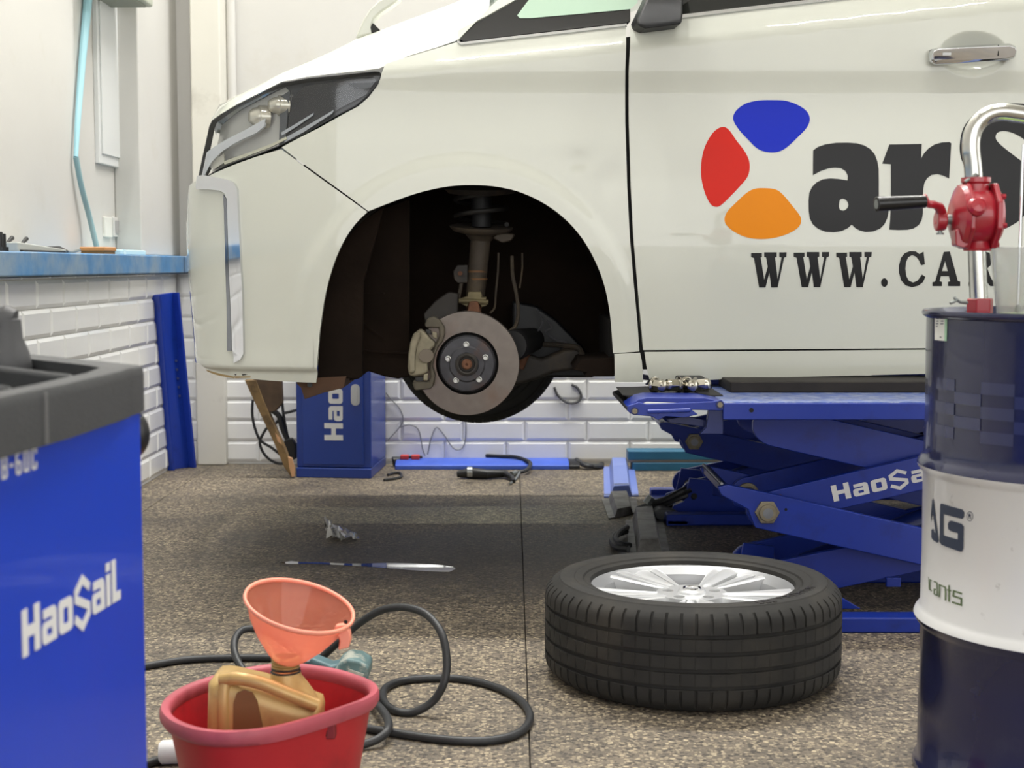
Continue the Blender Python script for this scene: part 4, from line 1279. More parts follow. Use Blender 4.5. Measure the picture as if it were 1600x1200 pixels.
def rim_parts():
    """(name, mesh, material) list in wheel space, axis +z, outer face up; first is the rim itself"""
    out = []
    b = MB().lathe([(.234, .030), (.247, .026), (.248, .022), (.244, .020), (.226, .034), (.214, .060), (.206, .12), (.206, .17), (.214, .192), (.232, .206), (.243, .2155), (.2475, .2165), (.2485, .212), (.246, .209)], (0, 0, 0), (0, 0, 1), 96)
    out.append(('rim', b.mesh('rim'), M_ALLOY2, 30))
    top = .203
    def hgt(r): return top - .010 + .012 * (r - .05) / .18 - .02 * max(0, (.075 - r) / .05)
    def spoke(a0, a1, r0, r1, crown, th, slope=0.0, pinch=1.0):
        b = MB(); nr, na = 9, 5; vs = []; fs = []
        for lay in (0, 1):
            for i in range(nr):
                r = r0 + (r1 - r0) * i / (nr - 1)
                k = pinch + (1 - pinch) * (i / (nr - 1)) ** 0.8
                am = (a0 + a1) / 2
                for j in range(na):
                    u = j / (na - 1) * 2 - 1
                    a = radians(am + (a1 - a0) / 2 * u * k)
                    z = hgt(r) - crown * u * u - slope * (j / (na - 1)) - (th if lay else 0)
                    vs.append((r * cos(a), r * sin(a), z))
        q = nr * na
        for i in range(nr - 1):
            for j in range(na - 1):
                fs.append((i * na + j, (i + 1) * na + j, (i + 1) * na + j + 1, i * na + j + 1))
                fs.append((q + i * na + j, q + i * na + j + 1, q + (i + 1) * na + j + 1, q + (i + 1) * na + j))
        for i in range(nr - 1):
            fs.append((i * na, q + i * na, q + (i + 1) * na, (i + 1) * na))
            e = na - 1
            fs.append((i * na + e, (i + 1) * na + e, q + (i + 1) * na + e, q + i * na + e))
        b.v = vs; b.f = fs
        return b.mesh('spoke')
    for k in range(5):
        c = 90 + 72 * k
        out.append(('spoke', spoke(c + 15.5, c + 22.5, .06, .236, .0035, .03, 0, .9), M_ALLOY, 40))
        out.append(('spoke', spoke(c - 22.5, c - 15.5, .06, .236, .0035, .03, 0, .9), M_ALLOY, 40))
        out.append(('blade_spoke', spoke(c + 24.5, c + 34.5, .055, .236, .002, .024, 0.004), M_ALLOY, 40))
        out.append(('blade_spoke', spoke(c + 37.5, c + 47.5, .055, .236, .002, .024, -0.004), M_ALLOY, 40))
    # hub with five lug pockets
    loops = [circ(0, 0, .083, 60)] + [circ(.0572 * cos(radians(90 + 72 * k)), .0572 * sin(radians(90 + 72 * k)), .0135, 20) for k in range(5)]
    out.append(('hub', MB().prism(loops, (0, 0, top - .045), (1, 0, 0), (0, 1, 0), (0, 0, .036)).mesh('hub'), M_ALLOY, 30))
    out.append(('hub_floor', MB().cyl((0, 0, top - .06), (0, 0, top - .045), .07, n=40).mesh('hub_floor'), mat('brass_dust', '8a7a56', 0.6, 0.4), 30))
    out.append(('center_cap', MB().lathe([(.034, top - .02), (.033, top - .004), (.029, top + .0), (.012, top + .002), (0, top + .002)], (0, 0, 0), (0, 0, 1), 40).mesh('center_cap'), M_ALLOY, 30))
    out.append(('cap_ring', MB().lathe([(.022, top + .0012), (.0205, top + .0036), (.0175, top + .0036), (.016, top + .0012)], (0, 0, 0), (0, 0, 1), 40).mesh('cap_ring'), M_CHROME, 30))
    return out
_TY = tyre_mesh(); _TY.materials.append(M_TYRE)
_RP = rim_parts()
for _, me_, m_, _a in _RP: me_.materials.append(m_)
def put(name, me, parent, M, angle=30):
    o = bpy.data.objects.new(name, me); COL.objects.link(o)
    if not me.get('sm'):
        me.shade_smooth(); me.set_sharp_from_angle(angle=radians(angle)); me['sm'] = 1
    o.parent = parent
    if parent.type == 'EMPTY':
        o.matrix_parent_inverse = Matrix.Translation(-parent.location)
        o.matrix_basis = M
    else:
        o.matrix_parent_inverse = parent.matrix_basis.inverted()
        o.matrix_basis = M
    return o
WC = Vector((G(1109, 1118).x, 3.412, 0))
WM = Matrix.Translation(WC) @ Matrix.Rotation(radians(-2), 4, 'Z')
wheel = thing('car_wheel', WC, 'removed alloy wheel with black tyre lying flat on the floor before the lift', 'wheel')
ty = put('tyre', _TY, wheel, WM)
rim = put('rim', _RP[0][1], wheel, WM)
for nm, me, m_, an in _RP[1:]:
    put(nm, me, rim, WM, an)
# raised lettering on the upper side wall
M_LET = mat('tyre_letters', '24211f', 0.45)
def sidewall_text(s, a_mid, size, r, gap):
    n = len(s)
    for i, chx in enumerate(s):
        if chx == ' ': continue
        a = radians(a_mid + gap * (i - (n - 1) / 2))
        me = text_mesh(chx, size, 'sidewall_letter'); me.materials.append(M_LET)
        o = bpy.data.objects.new('sidewall_letter', me); COL.objects.link(o)
        M = WM @ Matrix.Translation((r * cos(a), r * sin(a), TW - .0022)) @ Matrix.Rotation(a + pi / 2, 4, 'Z') @ Matrix.Rotation(radians(0), 4, 'X')
        o.parent = ty; o.matrix_parent_inverse = ty.matrix_basis.inverted(); o.matrix_basis = M
sidewall_text('PREMIUM', -38, .028, .292, 4.6)
for a_ in (-66, -62.5, -59.5):
    w = .9 if a_ != -59.5 else .7
    a0, a1 = radians(a_ - w), radians(a_ + w)
    q = [(.286, a0), (.306, a0 + .01), (.306, a1 + .01), (.286, a1)]
    me = MB().prism([(r * cos(a), r * sin(a)) for r, a in q], (0, 0, TW - .004), (1, 0, 0), (0, 1, 0), (0, 0, .0026)).mesh('sidewall_mark'); me.materials.append(M_LET)
    o = bpy.data.objects.new('sidewall_mark', me); COL.objects.link(o); o.parent = ty; o.matrix_parent_inverse = ty.matrix_basis.inverted(); o.matrix_basis = WM
# the wheels still on the van: far front, both rear
def car_wheel(x, z, y_out, side, nm):
    Rt = Matrix.Rotation(radians(90 if side < 0 else -90), 4, 'X')
    M = Matrix.Translation((x, y_out, z)) @ Rt @ Matrix.Translation((0, 0, -TW))
    o = bpy.data.objects.new('wheel', _TY); COL.objects.link(o); o.parent = car
    o.matrix_parent_inverse = Matrix.Translation(-car.location); o.matrix_basis = M
    r = bpy.data.objects.new('rim', _RP[0][1]); COL.objects.link(r); r.parent = o; r.matrix_parent_inverse = M.inverted(); r.matrix_basis = M
    for nm_, me, m_, an in _RP[1:]:
        q = bpy.data.objects.new(nm_, me); COL.objects.link(q); q.parent = o; q.matrix_parent_inverse = M.inverted(); q.matrix_basis = M
car_wheel(XA, .672, 2 * YCEN - YS - .03, 1, 'far')
car_wheel(XA2, .70, YS + .03, -1, 'rear')
car_wheel(XA2, .70, 2 * YCEN - YS - .03, 1, 'rear')
MB().cyl((XA, YS + .5, .70), (XA, 2 * YCEN - YS - .2, .70), .03).build('drive_shaft', MU, car)
MB().cyl((XA2, YS + .2, .72), (XA2, 2 * YCEN - YS - .2, .72), .04).build('rear_axle', MU, car)
# ------------------------------------------------------------------ lettering glyphs of the workshop equipment (unit height 1)
def glyphs():
    g = {}
    g['H'] = (.98, [[(0, 0), (.30, 0), (.30, .38), (.68, .38), (.68, 0), (.98, 0), (.98, 1), (.68, 1), (.68, .62), (.30, .62), (.30, 1), (0, 1)]])
    g['a'] = (.86, [[(.08, .76), (.70, .76), (.80, .72), (.86, .62), (.86, 0), (.12, 0), (.03, .05), (0, .14), (0, .34), (.04, .43), (.12, .48), (.58, .48), (.58, .56), (.08, .56)], [(.28, .16), (.58, .16), (.58, .32), (.28, .32)]])
    g['o'] = (.86, [rrect(0, .86, 0, .76, .16, 4), rrect(.28, .58, .2, .56, .04, 2)])
    g['S'] = (1.04, [stroke([(1.0, .72), (.54, .98), (.12, .75), (.12, .58), (.92, .30), (.92, .13), (.50, -.11), (.04, .15)], .20)])
    g['i'] = (.28, [[(0, 0), (.28, 0), (.28, .76), (0, .76)], [(0, .84), (.28, .84), (.28, 1.04), (0, 1.04)]])
    g['L'] = (.62, [[(0, 0), (.62, 0), (.62, .22), (.28, .22), (.28, 1.04), (0, 1.04)]])
    return g
GL = glyphs()
def write(text, o, u, v, h, m, parent, depth=.0012, gap=.13, name='letter', squeeze=1.0):
    o = Vector(o); u = Vector(u).normalized(); v = Vector(v).normalized(); w = u.cross(v).normalized()
    x = 0
    for chx in text:
        wd, loops = GL[chx]
        b = MB()
        if chx == 'S':
            for l in loops:
                b.prism([[((x + p[0]) * h * squeeze, p[1] * h) for p in l]], o, u, v, w * depth)
        else:
            b.prism([[((x + p[0]) * h * squeeze, p[1] * h) for p in l] for l in loops], o, u, v, w * depth)
        b.build(name, m, parent)
        x += wd + gap
    return x * h * squeeze
M_WHITEINK = mat('white_print', 'dcdcdc', 0.5)

# ------------------------------------------------------------------ scissor lift: two identical units
M_LIFT = mat('lift_blue_enamel', '102f94', 0.38, coat=0.15, var=0.08, vscale=7, dirt='0e1230', dirt_amt=0.6, dscale=7, dthr=(0.55, 0.75))
M_LIFTTOP = mat('scratched_blue_top', '5a6fb0', 0.4, 0.2, var=0.25, vscale=22, dirt='a9b2c6', dirt_amt=0.7, dscale=30, dthr=(0.45, 0.6))
M_BOLT = mat('greasy_bolt_steel', '8a8270', 0.45, 0.8, var=0.2, vscale=60)
M_EDGE = mat('bare_steel_edge', '8f9298', 0.35, 0.8)
M_DKBLUE = mat('lift_dark_blue', '0f2160', 0.4, coat=0.2)
Y0L, Y1L = 3.85, 4.42
ZT, ZB = P(1300, 628, Y0L).z, P(1300, 656, Y0L).z
Klf = P(1198, 800, 3.94)
KX, KZ = Klf.x, Klf.z
XT0, XT1 = KX + .02, KX + .98
TRp, BRp = (KX + .97, ZB - .03), (KX + .93, .085)
TLp, BLp = (KX + .03, ZB - .035), (KX + .02, .085)
KRp = (KX + 1.0, KZ)
def arm_poly(a, b, w, e0=.05, e1=.05, nose=0):
    a = Vector(a); b = Vector(b); d = (b - a).normalized(); n = Vector((-d.y, d.x)); h = w / 2
    pts = []
    if nose:
        # raised ear beyond the pivot, as on the knee plates
        pts += [a + n * h * .45 - d * .02 - n * h * 1.45, a - n * h * 0.1 - d * .05, a + n * h * .35 - d * .13, a + n * h * .75 - d * .145, a + n * h * 1.0 - d * .12]
        pts += [a + n * h * 1.05 + d * .0]
    else:
        for t in range(-90, 91, 30):
            pts.append(a - d * (e0 * cos(radians(t))) + n * (-h * sin(radians(-t))))
        pts = [a - d * (e0 * cos(radians(t))) + n * (h * sin(radians(t))) for t in range(-90, 91, 22)]
    pts += [b + d * (e1 * cos(radians(t))) + n * (h * sin(radians(t))) for t in range(90, -91, -22)]
    return [tuple(p) for p in pts]
def lift_unit(label, detail):
    t = thing('scissor_lift', (KX + .5, Y0L + .28, 0), label, 'scissor lift', 'scissor lift units')
    # platform: deck, front and rear skirts
    xe = KX + 1.25
    xl = P(1130, 640, Y0L).x
    dk = MB().box(xl, xe, Y0L, Y1L, ZT - .012, ZT).build('deck', M_LIFTTOP, t, bevel=0.002)
    MB().box(xl, xe, Y0L - .003, Y0L + .012, ZB, ZT - .003).build('skirt', M_LIFT, t, bevel=0.003)
    MB().box(xl, xe, Y1L - .012, Y1L, ZB, ZT - .012).build('skirt', M_LIFT, t, bevel=0.003)
    q = P(1174, 641, Y0L - .003)
    MB().cyl(q, q + Vector((0, -.0015, 0)), .006, n=14).build('skirt_hole', M_GAP, t)
    # rubber and timber rail under the sill
    MB().box(xl + .06, xe, Y0L + .28, Y0L + .52, ZT, .634).build('support_rail', mat('oily_timber', '1f1a16', 0.75, var=0.3, vscale=12), t, bevel=0.004)
    MB().box(P(1062, 610, Y0L + .3).x, P(1105, 610, Y0L + .3).x, Y0L + .26, Y0L + .42, ZT - .005, .642).build('rubber_pad', M_RUB, t, bevel=0.005)
    # folding ramp flap at the front end
    yf = Y0L + .015
    fl_ = [P(px, py, yf) for px, py in ((980, 636), (998, 624), (1012, 621), (1100, 622), (1130, 628), (1128, 634), (1110, 631), (1010, 628), (1000, 632), (992, 648), (984, 646))]
    MB().prism([(p.x, p.z) for p in fl_], (0, yf, 0), (1, 0, 0), (0, 0, 1), (0, .15, 0)).build('ramp_flap', M_LIFT, t, bevel=0.002)
    mt_ = [P(px, py, yf + .15) for px, py in ((972, 617), (1130, 617), (1130, 624), (990, 626))]
    MB().prism([(p.x, p.z) for p in mt_], (0, yf + .15, 0), (1, 0, 0), (0, 0, 1), (0, .27, 0)).build('flap_mat', M_RUB, t, bevel=0.002)
    tp_ = [P(px, py, Y0L + .44) for px, py in ((957, 612), (975, 605), (1100, 599), (1112, 604), (1112, 622), (1000, 626), (980, 622))]
    MB().prism([(p.x, p.z) for p in tp_], (0, Y0L + .43, 0), (1, 0, 0), (0, 0, 1), (0, .012, 0)).build('flap_guard', M_RUB, t, bevel=0.002)
    sl = [P(957, 612, Y0L + .43), P(980, 622, Y0L + .43), P(992, 640, yf), P(980, 637, yf)]
    MB().add([tuple(p) for p in sl] + [tuple(p - Vector((0, 0, .008))) for p in sl], [(0, 1, 2, 3), (4, 5, 6, 7), (0, 1, 5, 4), (1, 2, 6, 5), (2, 3, 7, 6), (3, 0, 4, 7)]).build('flap_lip', M_RUB, t)
    sb_ = [P(px, py, yf - .004) for px, py in ((980, 634), (998, 628), (1010, 631), (1112, 627), (1126, 624), (1133, 630), (1133, 640), (1122, 641), (1080, 640), (1090, 647), (1068, 652), (1040, 650), (1028, 656), (1018, 650), (990, 648), (980, 642)) ]
    sb_ = MB().prism([(p.x, p.z) for p in sb_], (0, yf - .004, 0), (1, 0, 0), (0, 0, 1), (0, -.010, 0))
    sb_ = sb_.build('flap_bracket', M_LIFT, t, bevel=0.002)
    for px, py in ((991.5, 642), (1124.5, 632)):
        q = P(px, py, yf - .014)
        MB().cyl(q, q + Vector((0, -.006, 0)), .0105, n=20).build('bolt_ring', M_DKBLUE, sb_)
        MB().cyl(q, q + Vector((0, -.010, 0)), .0068, n=16).build('bolt', M_BOLT, sb_)
    MB().tube([P(1012, 643, yf - .02), P(1050, 642, yf - .024), P(1078, 641, yf - .02)], .0055, n=10).build('flap_handle', M_LIFT, sb_)
    q = P(1031, 649, yf - .014); MB().cyl(q, q + Vector((0, -.005, 0)), .005, n=12).build('rivet', M_LIFT, t)
    lk = [P(px, py, yf + .05) for px, py in ((1042, 655), (1070, 650), (1104, 657), (1104, 668), (1075, 664), (1046, 660))]
    MB().prism([(p.x, p.z) for p in lk], (0, yf + .05, 0), (1, 0, 0), (0, 0, 1), (0, .02, 0)).build('flap_link', M_DKBLUE, t, bevel=0.002)
    hp_ = [P(px, py, yf + .0) for px, py in ((1108, 640), (1130, 640), (1130, 678), (1094, 678), (1104, 668))]
    MB().prism([(p.x, p.z) for p in hp_], (0, yf + .0, 0), (1, 0, 0), (0, 0, 1), (0, .03, 0)).build('hinge_plate', M_DKBLUE, t, bevel=0.002)
    # scissor arms in outer and inner pairs, front and rear
    th = .022
    def A(name, a, b, w, y, **k):
        return MB().prism(arm_poly(a, b, w, **k), (0, y, 0), (1, 0, 0), (0, 0, 1), (0, th, 0)).build(name, M_LIFT, t, bevel=0.003)
    K = (KX, KZ)
    ua = None
    for (yo, yi) in ((Y0L + .09, Y0L + .125), (Y1L - .115, Y1L - .15)):
        A('lower_arm', K, BRp, .098, yo, nose=1)
        ua_ = A('upper_arm', K, TRp, .092, yi)
        ua = ua_ if yo < Y0L + .1 else ua
        A('upper_arm', TLp, KRp, .11, yi + .034, e0=.06)
        A('lower_arm', BLp, KRp, .11, yi + .034, e0=.06)
    # knee shaft, nuts
    yo = Y0L + .09
    MB().cyl((KX, yo, KZ), (KX, Y1L - .09, KZ), .022, n=24).build('knee_shaft', M_BOLT, t)
    MB().cyl((KX, yo, KZ), (KX, yo - .012, KZ), .034, n=6).build('knee_nut', M_BOLT, t, bevel=0.002)
    MB().cyl((KX, yo - .01, KZ), (KX, yo - .024, KZ), .023, n=28).build('knee_bolt', M_BOLT, t, bevel=0.002)
    MB().lathe([(.014, .024), (.014, .0245), (.0, .0248)], (KX, yo, KZ), (0, -1, 0), 20).build('bolt_mark', M_EDGE, t)
    q = Vector((KX, Y1L - .15, KZ))
    MB().cyl(q, q + Vector((0, -.014, 0)), .032, n=28).build('rear_knee_bolt', M_BOLT, t, bevel=0.002)
    for c in (TLp, BLp, TRp, BRp, KRp, ((TLp[0] + KRp[0]) / 2, (TLp[1] + KRp[1]) / 2), ((BLp[0] + KRp[0]) / 2, (BLp[1] + KRp[1]) / 2)):
        MB().cyl((c[0], Y0L + .168, c[1]), (c[0], Y1L - .10, c[1]), .018, n=16).build('pivot_shaft', M_BOLT, t)
    # gusset plate joining both knees
    n0 = Vector(K); d = (Vector(BRp) - n0).normalized(); nn = Vector((-d.y, d.x)); h = .049
    e0 = n0 + nn * h * .9 - d * .135
    e1 = n0 + nn * h * 1.0 - d * .12
    MB().tube([(e0.x, yo + .004, e0.y + .004), (e0.x, Y1L - .095, e0.y + .004)], .004, n=8).build('knee_tie', M_EDGE, t)
    MB().hexa([(e0.x - .002, yo + .02, e0.y - .02), (e0.x + .012, yo + .02, e0.y - .02), (e0.x + .012, Y1L - .1, e0.y - .02), (e0.x - .002, Y1L - .1, e0.y - .02),
               (e0.x - .004, yo + .02, e0.y), (e1.x, yo + .02, e1.y), (e1.x, Y1L - .1, e1.y), (e0.x - .004, Y1L - .1, e0.y)]).build('knee_plate', M_DKBLUE, t)
    # cylinder between the arms
    MB().cyl((BLp[0] + .12, Y0L + .28, .11), (BLp[0] + .62, Y0L + .28, .30), .035, n=24).build('hydraulic_cylinder', M_DKBLUE, t)
    MB().cyl((BLp[0] + .60, Y0L + .28, .292), (BLp[0] + .86, Y0L + .28, .395), .018, n=20).build('piston_rod', M_CHROME, t)
    # base frame
    xb = P(1040, 815, 5.42).x
    for ya in (Y0L - .06, Y1L - .02):
        MB().box(xb, xe, ya, ya + .07, 0, .042).build('base_rail', M_LIFT, t, bevel=0.006)
    MB().box(xb, xb + .08, Y0L - .06, Y1L + .05, 0, .02).build('base_cross', M_LIFT, t, bevel=0.003)
    MB().box(xe - .08, xe, Y0L - .06, Y1L + .05, 0, .02).build('base_cross', M_LIFT, t, bevel=0.003)
    for ya in (Y0L + .13, Y1L - .16):
        gp = [(BLp[0] - .10, .02), (BLp[0] + .25, .02), (BLp[0] + .20, .05), (BLp[0] + .06, .085), (BLp[0] + .06, .14), (BLp[0] - .03, .15), (BLp[0] - .05, .06), (BLp[0] - .09, .045)]
        MB().prism(gp, (0, ya, 0), (1, 0, 0), (0, 0, 1), (0, .014, 0)).build('base_bracket', M_LIFT, t, bevel=0.002)
    if detail:
        yw = Y0L + .125
        dirv = (Vector((TRp[0], yw, TRp[1])) - Vector((KX, yw, KZ))).normalized()
        up = Vector((-dirv.z, 0, dirv.x))
        o = P(1303, 784, yw - .0005)
        write('HaoSaiL', o, dirv, up, .0445, M_WHITEINK, ua, squeeze=1.12, gap=.16)
        for px, py in ((1278, 908), (1400, 904), (1438, 896)):
            pass
        q = P(1395, 908, Y0L + .155)
        MB().box(q.x - .02, q.x + .02, q.y - .012, q.y + .003, q.z - .014, q.z + .012).build('stop_block', M_LIFT, t, bevel=0.002)
        q = P(1219, 775, yw)
        MB().cyl(q, q + Vector((0, -.003, 0)), .005, n=10).build('rust_spot', M_RUST, ua)
        q = P(1228, 796, Y0L + .09)
        MB().cyl(q + Vector((0, .001, 0)), q + Vector((0, -.001, 0)), .004, n=10).build('pin_hole', M_GAP, t)
        q = P(1450, 668, Y0L + .155); 
        MB().cyl(q, q + Vector((0, -.02, 0)), .012, n=6).build('skirt_bolt', M_BOLT, t)
    return t
near_lift = lift_unit('blue scissor lift unit with printed arm, front one behind the loose wheel', True)
far_lift = lift_unit('shadowed blue scissor lift unit behind the front one, near the back wall', False)
far_lift.location = far_lift.location + Vector((0, 1.60, 0))

# ------------------------------------------------------------------ lug nuts on the flap
M_NUT = mat('bright_nut_chrome', 'b4b0a4', 0.2, 1.0)
def lug_nut(px, py, ang, tilt, label):
    c = P(px, py, Y0L + .19)
    d = Vector((cos(radians(ang)) * cos(radians(tilt)), sin(radians(ang)) * cos(radians(tilt)), sin(radians(tilt))))
    zf = P(1050, 617, Y0L + .165).z
    q = 1.5
    c.z = zf + .0175 * q * .95
    t = thing('lug_nut', (c.x, c.y, zf), label, 'lug nut', 'lug nuts on the ramp flap')
    MB().cyl(c - d * .004 * q, c + d * .016 * q, .0125 * q, .0118 * q, n=6).build('hex_body', M_NUT, t, bevel=0.002)
    MB().lathe([(r * q, h * q) for r, h in ((.0118, .014), (.0105, .019), (.006, .022), (0, .0225))], c, d, 20).build('dome', M_NUT, t)
    MB().lathe([(r * q, h * q) for r, h in ((.006, -.008), (.0145, -.008), (.0155, -.006), (.0155, -.004), (.013, -.003), (.012, -.002))], c, d, 24).build('washer', M_NUT, t)
    MB().lathe([(r * q, h * q) for r, h in ((.0, -.014), (.0075, -.014), (.0088, -.013), (.0088, -.007))], c, d, 20).build('shank', M_NUT, t)
yflap = Y0L + .015
lug_nut(1026, 611, -50, -2, 'chrome lug nut lying alone on the ramp flap, leftmost')
lug_nut(1056, 611, 200, 3, 'chrome lug nut with broad washer, left one of the three together')
lug_nut(1075, 612, -60, 0, 'chrome lug nut in the middle of the three together')
lug_nut(1092, 610, -20, 8, 'chrome lug nut at the right end of the row on the flap')

# ------------------------------------------------------------------ oil drum, hand pump, jug
DC = Vector((1.068, 2.72, 0)); DR = .2915; DH = .875
M_NAVY = mat('navy_drum_enamel', '171c40', 0.24, coat=0.45, var=0.05, vscale=4, dirt='3a3f58', dirt_amt=0.35, dscale=7, dthr=(0.55, 0.75))
M_DWHITE = mat('white_drum_enamel', 'd5d5d3', 0.3, coat=0.3, dirt='8d8a84', dirt_amt=0.6, dscale=26, dthr=(0.64, 0.72))
drum = thing('oil_drum', DC, 'navy and white steel oil drum with rolling hoops at the right edge', 'oil drum')
def hoop(z):
    return [(DR, z - .020), (DR + .004, z - .014), (DR + .010, z - .006), (DR + .012, z), (DR + .010, z + .006), (DR + .004, z + .014), (DR, z + .020)]
zh1, zh2 = .297, .588
MB().lathe([(DR - .02, .012), (DR - .004, .012), (DR + .006, 0), (DR + .009, .006), (DR + .006, .014), (DR, .02), (DR, .12), (DR - .002, .20), (DR, zh1 - .02)] + hoop(zh1)[1:4], DC, (0, 0, 1), 96).build('lower_body', M_NAVY, drum, angle=50)
band_o = MB().lathe(hoop(zh1)[3:] + [(DR - .001, .42)] + hoop(zh2)[:4], DC, (0, 0, 1), 96).build('middle_band', M_DWHITE, drum, angle=50)
up_o = MB().lathe(hoop(zh2)[3:] + [(DR + .0, zh2 + .04), (DR - .001, .70), (DR, .80), (DR, DH - .012), (DR + .007, DH - .008), (DR + .009, DH - .002), (DR + .006, DH + .003), (DR - .001, DH + .002), (DR - .004, DH - .008), (DR - .008, DH - .014), (DR - .1, DH - .0135), (0, DH - .0135)], DC, (0, 0, 1), 96).build('upper_body', M_NAVY, drum, angle=50)
MB().lathe([(.0, .013), (.036, .013), (.036, .004), (.03, .002), (0, .002)], DC + Vector((.12, .12, DH - .0135)), (0, 0, 1), 24).build('small_bung', mat('bung_zinc', '9a9da2', 0.4, 0.8), drum)
# faint checker print on the upper body
def cyl_inv(px, py, r=DR):
    d = ray(px, py); o = Vector((0, 0, HC))
    ox, oy = o.x - DC.x, o.y - DC.y
    a = d.x ** 2 + d.y ** 2; b = 2 * (ox * d.x + oy * d.y); c = ox ** 2 + oy ** 2 - r * r
    dis = b * b - 4 * a * c
    t = (-b - sqrt(max(0, dis))) / (2 * a)
    p = o + d * t
    return (atan2(p.y - DC.y, p.x - DC.x) * DR if p.y < DC.y or True else 0, p.z)
def cwrap(th):
    return th
def cyl_decal(name, loops_px, m, parent, off=.0008, az=None, raw=False, step=.012):
    L = []
    for l in loops_px:
        q = l if raw else [cyl_inv(*p) for p in l]
        q = [((a + 2 * pi * DR) if a > 0 else a, z) for a, z in q] if not raw else q
        L.append(q)
    V, T, idx = fill2d(L, step)
    vs = [(DC.x + (DR + off) * cos(a / DR), DC.y + (DR + off) * sin(a / DR), z) for a, z in V]
    me = bpy.data.meshes.new(name); me.from_pydata(vs, [], T); me.update()
    return link(name, me, m, parent, angle=60)
M_INKN = mat('navy_print', '263146', 0.4)
M_INKG = mat('green_print', '5d7048', 0.45)
M_CHK = mat('checker_print', '2a3054', 0.25, coat=0.45)
def Z6(pts): return [(1440 + x / 5.4562, 740 + y / 5.4562) for x, y in pts]
cyl_decal('drum_letter', [Z6([(98, 212), (104, 220), (148, 575), (140, 592), (100, 566), (86, 545), (86, 478), (104, 470), (112, 500), (122, 505), (98, 330), (84, 420), (82, 350), (92, 230)])], M_INKN, band_o)
cyl_decal('drum_letter', [Z6([(162, 262), (172, 254), (350, 306), (366, 330), (364, 372), (348, 386), (190, 344), (188, 524), (310, 562), (312, 508), (250, 490), (228, 470), (226, 428), (240, 404), (262, 402), (345, 428), (362, 450), (358, 640), (345, 664), (330, 664), (172, 606), (156, 580)])], M_INKN, band_o)
cyl_decal('drum_letter', [Z6(circ(413, 364, 28, 24, 42)), Z6(circ(413, 364, 24, 24, 37))], M_INKN, band_o, step=.02)
cyl_decal('drum_letter', [Z6([(402, 340), (416, 344), (424, 354), (420, 366), (428, 386), (421, 384), (413, 366), (408, 366), (408, 382), (402, 380)])], M_INKN, band_o, step=.02)
for s_, w_ in (([(62, 880), (66, 985)], 5), ([(92, 915), (74, 905), (70, 985), (92, 1000)], 9), ([(106, 918), (134, 930), (136, 1038), (110, 1026), (110, 985), (134, 992)], 10), ([(152, 1052), (156, 948), (206, 970), (206, 1082)], 12), ([(236, 950), (236, 1092)], 13), ([(218, 990), (258, 1000)], 10), ([(348, 1024), (276, 1000), (272, 1042), (342, 1066), (340, 1120), (262, 1094)], 15)):
    cyl_decal('drum_letter', [Z6(stroke(s_, w_))], M_INKG, band_o, step=.02)
# checker squares: alternate rows round the side facing the room
for r in range(5):
    for c in range(9):
        if (r + c) % 2: continue
        a0 = radians(186 + c * 13); a1 = a0 + radians(13)
        z1 = .757 - r * .0215; z0 = z1 - .0215
        cyl_decal('checker_square', [[(a0 * DR, z0), (a1 * DR, z0), (a1 * DR, z1), (a0 * DR, z1)]], M_CHK, up_o, raw=True, off=.0005, step=.02)
# paper sticker
cyl_decal('paper_label', [[(1461, 489), (1481, 490), (1480, 533), (1461, 531)]], mat('paper_label', 'd9dad4', 0.7), up_o)
cyl_decal('paper_label_edge', [[(1477, 490), (1481, 490), (1480, 533), (1476.5, 533)]], mat('label_green', '9cc4a4', 0.7), up_o, off=.0011)
for py, x0, x1 in ((497, 1464, 1468), (501, 1464, 1467), (505, 1463, 1467), (509, 1463, 1466), (497, 1470, 1476), (501, 1471, 1475), (505, 1470, 1475), (526, 1469, 1472)):
    cyl_decal('label_print', [[(x0, py), (x1, py), (x1, py + 1.6), (x0, py + 1.6)]], M_INKN, up_o, off=.0011, step=.03)

# hand pump
YPm = 2.66
pump = thing('hand_pump', P(1540, 470, YPm), 'red rotary hand pump with bent chrome spout on the oil drum', 'hand pump')
M_RED = mat('red_cast_enamel', 'a01c2b', 0.3, coat=0.6, var=0.08, vscale=20, dirt='5a1018', dirt_amt=0.4, dscale=18, dthr=(0.55, 0.75))
M_PIPE = mat('polished_pipe', 'c9c9c4', 0.14, 1.0, var=0.05, vscale=20)
def pp_(px, py, dy=0): return P(px, py, YPm + dy)
ax0 = pp_(1531, 480); ztop = DH - .0135
ax0.z = ztop
k = F / YPm                                      # px per metre here
sp = MB().cyl(ax0, pp_(1526, 385), 14 / k, 13.5 / k, n=24).build('suction_pipe', M_PIPE, pump)
MB().prism(circ(0, 0, .0245, 6), Vector((ax0.x, ax0.y, ztop)), (1, 0, 0), (0, 1, 0), (0, 0, pp_(1530, 466).z - ztop)).build('bung_adapter', M_RED, pump, bevel=0.003)
MB().lathe([(.034, 0), (.034, .004), (.028, .008)], Vector((ax0.x, ax0.y, ztop)), (0, 0, 1), 32).build('bung_flange', M_RED, pump)
MB().tube([pp_(1511, 473, -.02), pp_(1500, 472, -.03), pp_(1494, 468, -.035)], .003, n=8).build('thumb_screw', M_STEELGREY, pump)
MB().tube([pp_(1485, 474, -.04), pp_(1494, 470, -.035), pp_(1491, 464, -.035)], .0028, n=8).build('thumb_wing', M_STEELGREY, pump)
